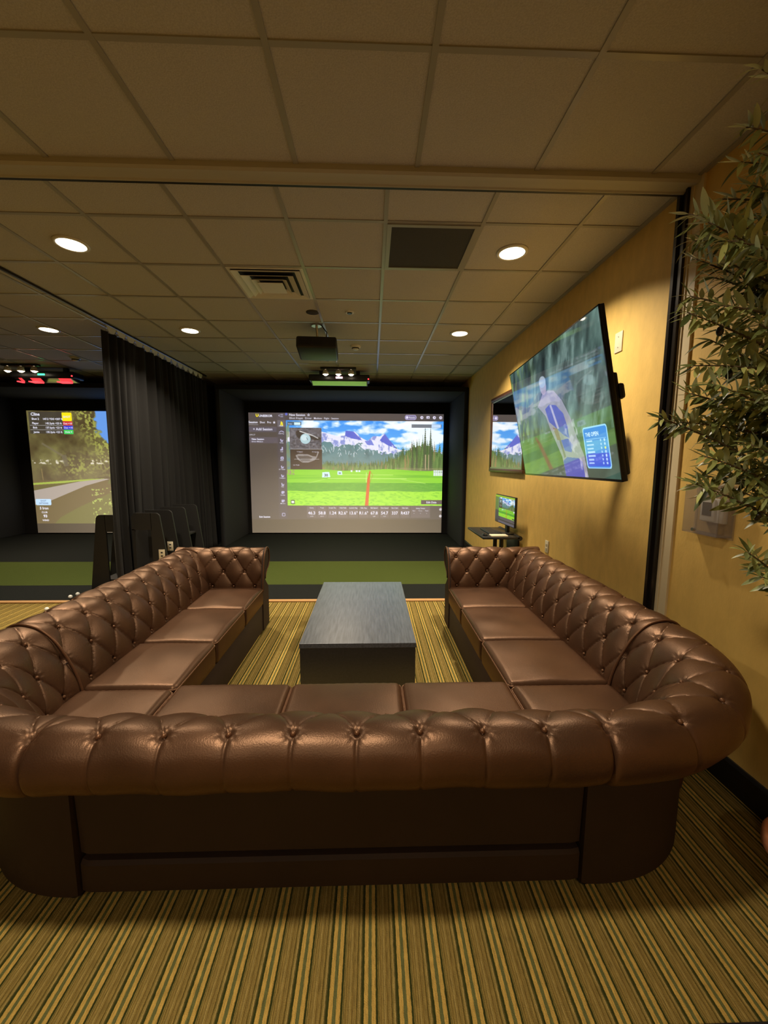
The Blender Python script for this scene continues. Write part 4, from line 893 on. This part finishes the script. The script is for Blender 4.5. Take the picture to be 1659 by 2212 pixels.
# rescale the arc length so the rows land in the same places
profB = (sB*(S_TOP/sc_top), QB, NB)
def arm_path_r(u): return (XC+XI+u, YA), (0., 1.)
def arm_path_l(u): return (XC-XI-u, YA), (0., 1.)
for pf in (arm_path_r, arm_path_l):
    o, bl = section('arm_cushioning', 0, .86 if pf is arm_path_r else .80, 5, sofa, pathf=pf, prof=profB, a_=.184, phase=.92, ends=(1, 0)); BUT += [q for q in bl if abs(q[0].x-XC) < (1.36 if pf is arm_path_r else 1.29)]
    # scroll-shaped front facing of the arm
    b = B(); x0_, sg = pf(0)[0][0], (1 if pf is arm_path_r else -1)
    out = [(YA+n_, z_) for n_, z_ in QB[::4]]+[(YA-.118*.62, .49), (YA-.02, .44), (YA+.03, .40), (YA+.03, .05), (YA-.16, .05), (YA-.16, .40)]
    b.prism(out, 'x', x0_+sg*.004, x0_+sg*.02); b.put('arm_facing', 'leathershaded', sofa)
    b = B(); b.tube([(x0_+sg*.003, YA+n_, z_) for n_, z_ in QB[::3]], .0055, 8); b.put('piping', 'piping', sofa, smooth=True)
    b = B(); b.box((min(x0_+sg*.02, x0_+sg*.70), YA-.155, .045), (max(x0_+sg*.02, x0_+sg*.70), YA+.03, .40), bev=.01); b.put('arm_base', 'leathershaded', sofa, auto=True)
# end caps of the side rolls, behind the arms
for sg in (-1, 1):
    (px, py), (nx, ny) = path(Le if sg > 0 else -LeL); b = B(); b.prism([(px+nx*n_, z_) for n_, z_ in QA[::4]]+[(px-nx*.118, .05), (px-nx*.2, .05)], 'y', py-.004, py+.055); b.put('roll_end', 'leather', sofa)
# piping along the module seams
for us_ in (Lc+.002, -LcL-.002):
    (px, py), (nx, ny) = path(us_); b = B(); b.tube([(px+nx*(n_+.001*m_), py+ny*(n_+.001*m_), z_-.003) for (n_, z_), (m_, _) in zip(QA[::3], NA[::3])], .0065, 8); b.put('piping', 'piping', sofa, smooth=True)
# outer panels below the roll
def outer(name, ua, ub, n0, n1, z0, z1, bulge=0, lean=0, top_n=None, m='leathershaded', bev=True):
    nu = max(2, int(abs(ub-ua)/.03)); us = np.linspace(ua, ub, nu); b = B(); rings = []
    for u in us:
        (px, py), (nx, ny) = path(u); a = abs(u); th = min(max((a-(SHR if u >= 0 else SHL))/ARC, 0), 1); q = bulge*math.sin(PI*th)**1.4
        e = min(u-ua, ub-u); rd = .006*math.exp(-e/.006)
        pts = [(n1+q-.010-rd, z0), (n1+q-rd, z0+.012)]+[(n1+q+lean*k/6-rd, z0+.012+(z1-z0-.024)*k/6) for k in range(1, 6)]+[(n1+q+lean-rd, z1-.012), (n1+q+lean-.010-rd, z1), (n0, z1), (n0, z0)]
        rings.append([b.bm.verts.new((px+nx*n_, py+ny*n_, z_)) for n_, z_ in pts])
    k = len(rings[0])
    for A, C in zip(rings, rings[1:]):
        for i in range(k): b.bm.faces.new((A[i], A[(i+1) % k], C[(i+1) % k], C[i]))
    b.bm.faces.new(rings[0]); b.bm.faces.new(rings[-1][::-1]); return b.put(name, m, sofa, auto=True)
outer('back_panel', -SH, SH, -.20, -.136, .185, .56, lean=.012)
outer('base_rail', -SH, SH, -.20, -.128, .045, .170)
outer('corner_panel', SH+.012, Lc, -.20, -.122, .035, .57, bulge=.045); outer('corner_panel', -LcL, -SH-.012, -.20, -.122, .035, .57, bulge=.045)
outer('side_panel', Lc+.004, Le, -.20, -.126, .035, .57); outer('side_panel', -LeL, -LcL-.004, -.20, -.126, .035, .57)
# seat bases
YF = 1.905
def base(a_, c_, nm='seat_base'):
    b = B(); b.box(a_, c_, bev=.008); b.put(nm, 'leathershaded', sofa, auto=True)
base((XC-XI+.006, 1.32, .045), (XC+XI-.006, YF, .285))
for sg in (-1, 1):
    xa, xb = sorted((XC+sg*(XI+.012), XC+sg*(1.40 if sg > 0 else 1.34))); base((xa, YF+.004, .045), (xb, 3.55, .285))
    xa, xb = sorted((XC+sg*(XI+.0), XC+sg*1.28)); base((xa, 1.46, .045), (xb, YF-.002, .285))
# seat cushions
def cushion(x0_, x1_, y0_, y1_, seed, z0=.288, zt=.437, crown=.017, r=.030):
    t = sofa
    hx, hy = (x1_-x0_)/2-.003, (y1_-y0_)/2-.003; cx_, cy_ = (x0_+x1_)/2, (y0_+y1_)/2
    def samp(h): 
        e = h-r; a = np.linspace(-e, e, 26); k = np.sin(np.linspace(0, PI/2, 7))*r; return np.r_[-(e+k[:0:-1]), a, e+k[1:]]
    xs_, ys_ = samp(hx), samp(hy); X, Y = np.meshgrid(xs_, ys_, indexing='ij')
    CX = np.clip(X, -(hx-r), hx-r); CY = np.clip(Y, -(hy-r), hy-r); dx, dy = X-CX, Y-CY; Lx = np.maximum(abs(dx), abs(dy)); ln = np.hypot(dx, dy); k = np.where(ln > 0, Lx/np.maximum(ln, 1e-9), 1); 
    X2, Y2 = CX+dx*k, CY+dy*k; rad = np.clip(Lx/r, 0, 1)
    rs = np.random.default_rng(seed); wr = np.zeros_like(X)
    for i in range(5): 
        a = rs.uniform(0, PI); fx = rs.uniform(9, 22); wr += .0009*np.sin(fx*(X*math.cos(a)+Y*math.sin(a))+rs.uniform(0, 6)+1.3*np.sin(7*X+5*Y+i))
    Z = zt+crown*(1-(X/hx)**2)*(1-(Y/hy)**2)+wr*(1-rad)-r*.9*(1-np.sqrt(np.clip(1-rad**2, 0, 1)))
    # faint gathers along the welt
    Z += .0012*np.sin(X*190+seed)*np.exp(-((hy-abs(Y))/.022)**2)+.0012*np.sin(Y*190+seed)*np.exp(-((hx-abs(X))/.022)**2)
    n, m = X.shape; V = np.stack([X2+cx_, Y2+cy_, Z], -1).reshape(-1, 3).tolist(); idx = np.arange(n*m).reshape(n, m)
    F = np.stack([idx[:-1, :-1], idx[1:, :-1], idx[1:, 1:], idx[:-1, 1:]], -1).reshape(-1, 4).tolist()
    bd = list(idx[:, 0])+list(idx[-1, 1:])+list(idx[-2::-1, -1])+list(idx[0, -2:0:-1])
    prev = bd; zz = Z.reshape(-1)
    for q, (f_, ins) in enumerate(((.33, -.003), (.66, -.003), (.95, 0), (1, .006))):
        cur = []
        for i in bd:
            v = V[i]; ox, oy = v[0]-cx_, v[1]-cy_; L_ = math.hypot(ox, oy)
            V.append((v[0]-ox/L_*ins, v[1]-oy/L_*ins, v[2]+(z0-v[2])*f_)); cur.append(len(V)-1)
        for i in range(len(bd)): j = (i+1) % len(bd); F.append((prev[i], prev[j], cur[j], cur[i]))
        prev = cur
    F.append(prev[::-1])
    me = bpy.data.meshes.new('seat_cushion'); me.from_pydata([tuple(v) for v in V], [], F); me.update()
    bm = bmesh.new(); bm.from_mesh(me); bmesh.ops.recalc_face_normals(bm, faces=bm.faces); bm.to_mesh(me); bm.free()
    o = link('seat_cushion', me, 'leather', sofa, smooth=True)
    # welt around the top edge
    pts = []
    for i in bd:
        v = V[i]; pts.append((v[0], v[1], v[2]+.006))
    b = B(); b.tube(pts, .0048, 6, closed=True); b.put('piping', 'piping', o, smooth=True)
    return o
xm = [XC-XI-.004, -.398, .150, XC+XI+.004]
yb_ = YR+.250
for i in range(3): cushion(xm[i], xm[i+1], yb_-.02, 1.925, 10+i, crown=.020 if i == 1 else .014)
for sg in (-1, 1):
    xa, xb = sorted((XC+sg*(XI+.006), XC+sg*(1.345 if sg > 0 else 1.285))); cushion(xa, xb, yb_-.0, 1.885, 20+sg, r=.03)
    xa, xb = sorted((XC+sg*(XI+.0), XC+sg*(1.350 if sg > 0 else 1.290)))
    for k, (y0_, y1_) in enumerate(((1.888, 2.40), (2.40, 2.975), (2.975, 3.49))): cushion(xa, xb, y0_, y1_, 30+k+5*sg)
# feet
for x, y in ((XC-SH-.04, 1.30), (XC+SH+.04, 1.30), (XC-1.37, 1.95), (XC+1.42, 1.95), (XC-XI-.05, 3.60), (XC+XI+.05, 3.60), (XC-XI-.06, 1.98), (XC+XI+.06, 1.98)):
    b = B(); b.lathe((x, y, 0), [(0, 0), (.018, 0), (.026, .012), (.030, .03), (.026, .046), (0, .046)], 18); b.put('foot', 'base', sofa, smooth=True)
# buttons: nearest hundred are parts, the rest one stuff part
bme = None
def button_mesh():
    b = B(); b.lathe((0, 0, 0), [(0, .0072), (.0035, .0066), (.006, .005), (.0078, .002), (.008, -.002)], 12)
    bmesh.ops.recalc_face_normals(b.bm, faces=b.bm.faces); me = bpy.data.meshes.new('button'); b.bm.to_mesh(me); b.bm.free(); me.materials.append(M['piping']); me.polygons.foreach_set('use_smooth', [True]*len(me.polygons)); return me
bme = button_mesh(); cam = Vector((0, 0, CAM_Z))
vis = [(q, (cam-q[0]).normalized().dot(q[1])/(cam-q[0]).length**1.0) for q in BUT]
vis.sort(key=lambda t_: -t_[1])
rest = B()
for i, (q, sc_) in enumerate(vis):
    mt = Vector((0, 0, 1)).rotation_difference(q[1]).to_matrix().to_4x4(); mt.translation = q[0]
    if i < 98:
        o = bpy.data.objects.new('button', bme); COL.objects.link(o); o.parent = q[3]; 
        o.matrix_parent_inverse = q[3].matrix_world.inverted() if False else Matrix.Identity(4)
        o.matrix_basis = mt if q[3].parent is None else Matrix.Identity(4)
        o['_w'] = 1; o.matrix_basis = mt
    else:
        tmp = bmesh.new(); tmp.from_mesh(bme); tmp.transform(mt); me_ = bpy.data.meshes.new('x'); tmp.to_mesh(me_); tmp.free(); rest.bm.from_mesh(me_); bpy.data.meshes.remove(me_)
for o in bpy.data.objects:
    if '_w' in o: del o['_w']
ro = rest.put('buttons', 'piping', sofa, smooth=True); ro['kind'] = 'stuff'

# ------------------------------------------------------------------ olive tree in a terracotta pot
TX, TY = 1.505, 1.134
tree = thing('potted_olive_tree', 'artificial olive tree in a terracotta pot at the right edge', 'plant', (TX, TY, 0))
b = B(); b.lathe((TX, TY, 0), [(0, 0), (.100, 0), (.112, .01), (.140, .17), (.146, .205), (.160, .21), (.166, .22), (.166, .252), (.158, .260), (.148, .254), (.144, .22), (0, .22)], 56); b.put('pot', 'terracotta', tree, smooth=True)
b = B(); b.lathe((TX, TY, .222), [(0, .02), (.08, .014), (.143, 0)], 40); b.put('soil', 'soil', tree, smooth=True)
def raydir(px, py):
    yaw, pitch, roll, f = .03018, .12033, .00509, 871.58
    m = S.camera.matrix_world.to_3x3(); return m @ Vector(((px-829.5)/f, -(py-1106)/f, -1))
def at(px, py, y): d = raydir(px, py); return Vector((0, 0, CAM_Z))+d*(y/d.y)
rt_ = random.Random(12)
trunk = [Vector((TX, TY, .22)), Vector((TX+.02, TY+.01, .7)), Vector((TX-.01, TY+.02, 1.1)), Vector((TX+.015, TY, 1.5)), Vector((TX, TY-.01, 1.9)), Vector((TX+.01, TY, 2.3)), Vector((TX, TY, 2.62))]
b = B(); b.tube(trunk, [.024, .021, .019, .016, .013, .009, .004], 10); b.tube([trunk[1]+Vector((.01, 0, 0)), Vector((TX+.06, TY+.03, 1.2)), Vector((TX+.05, TY+.06, 1.8)), Vector((TX+.08, TY+.05, 2.2))], [.014, .012, .009, .004], 8); b.put('trunk', 'bark', tree, smooth=True)
def trunk_at(z):
    for p, q in zip(trunk, trunk[1:]):
        if p.z <= z <= q.z: return p.lerp(q, (z-p.z)/(q.z-p.z))
    return trunk[-1] if z > trunk[-1].z else trunk[0]
# tips of the branches that reach into the room (image-left side), then fill all round
tips = [(1646, 150, 1.1), (1612, 275, 1.1), (1600, 350, 1.15), (1640, 330, 1.0), (1560, 430, 1.15), (1486, 462, 1.1), (1500, 520, 1.2), (1530, 480, 1.05), (1505, 560, 1.2), (1570, 520, 1.0), (1610, 470, 1.1), (1492, 640, 1.15), (1485, 675, 1.1), (1545, 600, 1.2), (1560, 660, 1.05), (1600, 610, 1.15), (1640, 560, 1.0), (1535, 735, 1.15), (1500, 790, 1.1), (1590, 730, 1.2), (1640, 700, 1.05), (1490, 850, 1.12), (1432, 905, 1.15), (1470, 912, 1.15), (1540, 830, 1.05), (1580, 790, 1.15), (1520, 985, 1.1), (1502, 1045, 1.08), (1560, 940, 1.2), (1600, 880, 1.1), (1640, 840, 1.0), (1580, 1010, 1.15), (1530, 1030, 1.2), (1620, 960, 1.05), (1595, 1060, 1.12), (1650, 1075, 1.05), (1640, 1010, 1.1), (1655, 900, 1.15), (1612, 1192, 1.12), (1642, 1245, 1.1), (1650, 780, 1.1), (1560, 880, 1.1), (1530, 905, 1.15), (1655, 620, 1.1), (1625, 400, 1.1), (1575, 570, 1.1)]
targets = [at(px, py, y) for px, py, y in tips]
for k in range(110):
    a = rt_.uniform(-1.9, 1.9); z = rt_.uniform(1.25, 2.62); rr = rt_.uniform(.16, .42)*(1-.35*abs(z-1.85)/.8)
    p = Vector((TX+rr*math.cos(a)*.55, TY+rr*math.sin(a), z)); 
    if p.x < XW-.11: targets.append(p)
LV = []; LF = []; LT = []; twig = B(); olives = []
def leaf(p, d, nrm, L, w_):
    d = d.normalized(); s_ = d.cross(nrm).normalized(); n_ = s_.cross(d).normalized(); k = len(LV); nseg = 6; cur = rt_.uniform(-.25, .45)
    for i in range(nseg+1):
        t_ = i/nseg; ww = w_*math.sin(PI*min(1, t_*.97+.03))**.8*(1-.25*t_); c = p+d*L*t_-n_*cur*L*t_*t_
        for q, h_ in ((-1, .18), (0, 0), (1, .18)): LV.append(c+s_*ww*q+n_*ww*h_)
    for i in range(nseg):
        for q in (0, 1): a0 = k+i*3+q; LF.append((a0, a0+1, a0+4, a0+3))
    LT.extend([rt_.random()]*(3*(nseg+1)))
for ti, tp in enumerate(targets):
    z0_ = min(max(tp.z-rt_.uniform(.12, .38), .9), 2.55); st = trunk_at(z0_); L_ = (tp-st).length
    m1 = st.lerp(tp, .35)+Vector((rt_.uniform(-.03, .03), rt_.uniform(-.03, .03), .05)); m2 = st.lerp(tp, .7)+Vector((rt_.uniform(-.03, .03), rt_.uniform(-.03, .03), .045))
    P = [st]
    for t_ in [float(q) for q in np.linspace(.1, 1, 14)]:
        P.append(((1-t_)**3)*st+3*((1-t_)**2)*t_*m1+3*(1-t_)*t_*t_*m2+t_**3*tp)
    twig.tube(P, [.0055*(1-i/len(P))+.0012 for i in range(len(P))], 6)
    d_acc = 0; side = rt_.uniform(0, PI)
    n_l = int(L_*.78/.0115)
    for i in range(n_l):
        t_ = 1-.78*i/max(n_l, 1); f_ = t_*(len(P)-1); j = min(int(f_), len(P)-2); p = P[j].lerp(P[j+1], f_-j); d = (P[j+1]-P[j]).normalized()
        side += PI/2+rt_.uniform(-.3, .3); o1 = d.orthogonal().normalized(); o1.rotate(Matrix.Rotation(side, 3, d))
        for sg in (1, -1):
            if rt_.random() < .12: continue
            dd = d*rt_.uniform(.5, 1.0)+o1*sg*rt_.uniform(.6, 1.1)+Vector((0, 0, rt_.uniform(-.35, .2)))
            Lf = rt_.uniform(.046, .078)*(1 if t_ < .93 else .8); ep = p+dd.normalized()*Lf
            if ep.x > XW-.045 or p.x > XW-.05: continue
            leaf(p, dd, Vector((rt_.uniform(-.5, .5), rt_.uniform(-.9, .1), 1)), Lf, Lf*rt_.uniform(.12, .165))
    leaf(P[-1], (P[-1]-P[-2]), Vector((0, -.3, 1)), .05, .008)
    if ti % 3 == 0:
        p = P[rt_.randint(8, 12)]; olives.append(p+Vector((rt_.uniform(-.015, .015), rt_.uniform(-.015, .015), -.022)))
me = bpy.data.meshes.new('foliage'); me.from_pydata([tuple(v) for v in LV], [], LF); me.update()
at_ = me.attributes.new('tint', 'FLOAT', 'POINT'); at_.data.foreach_set('value', LT)
link('foliage', me, 'leaf', tree, smooth=True); twig.put('branches', 'bark', tree, smooth=True)
for p in olives:
    if p.x < XW-.03: b = B(); b.sphere(p, .0105, (.85, .85, 1.25), 10); b.tube([p+Vector((0, 0, .012)), p+Vector((.004, 0, .03))], .0012, 5); b.put('olive', 'olive', tree, smooth=True)

# black mat edge at the viewer's feet
b = B(); b.box((.80, .30, .001), (1.68, .904, .010), bev=.003); tag(origin(b.put('floor_mat', 'fabric', auto=True), (1.2, .6, 0)), 'black floor mat at the bottom right corner of the carpet', 'mat')
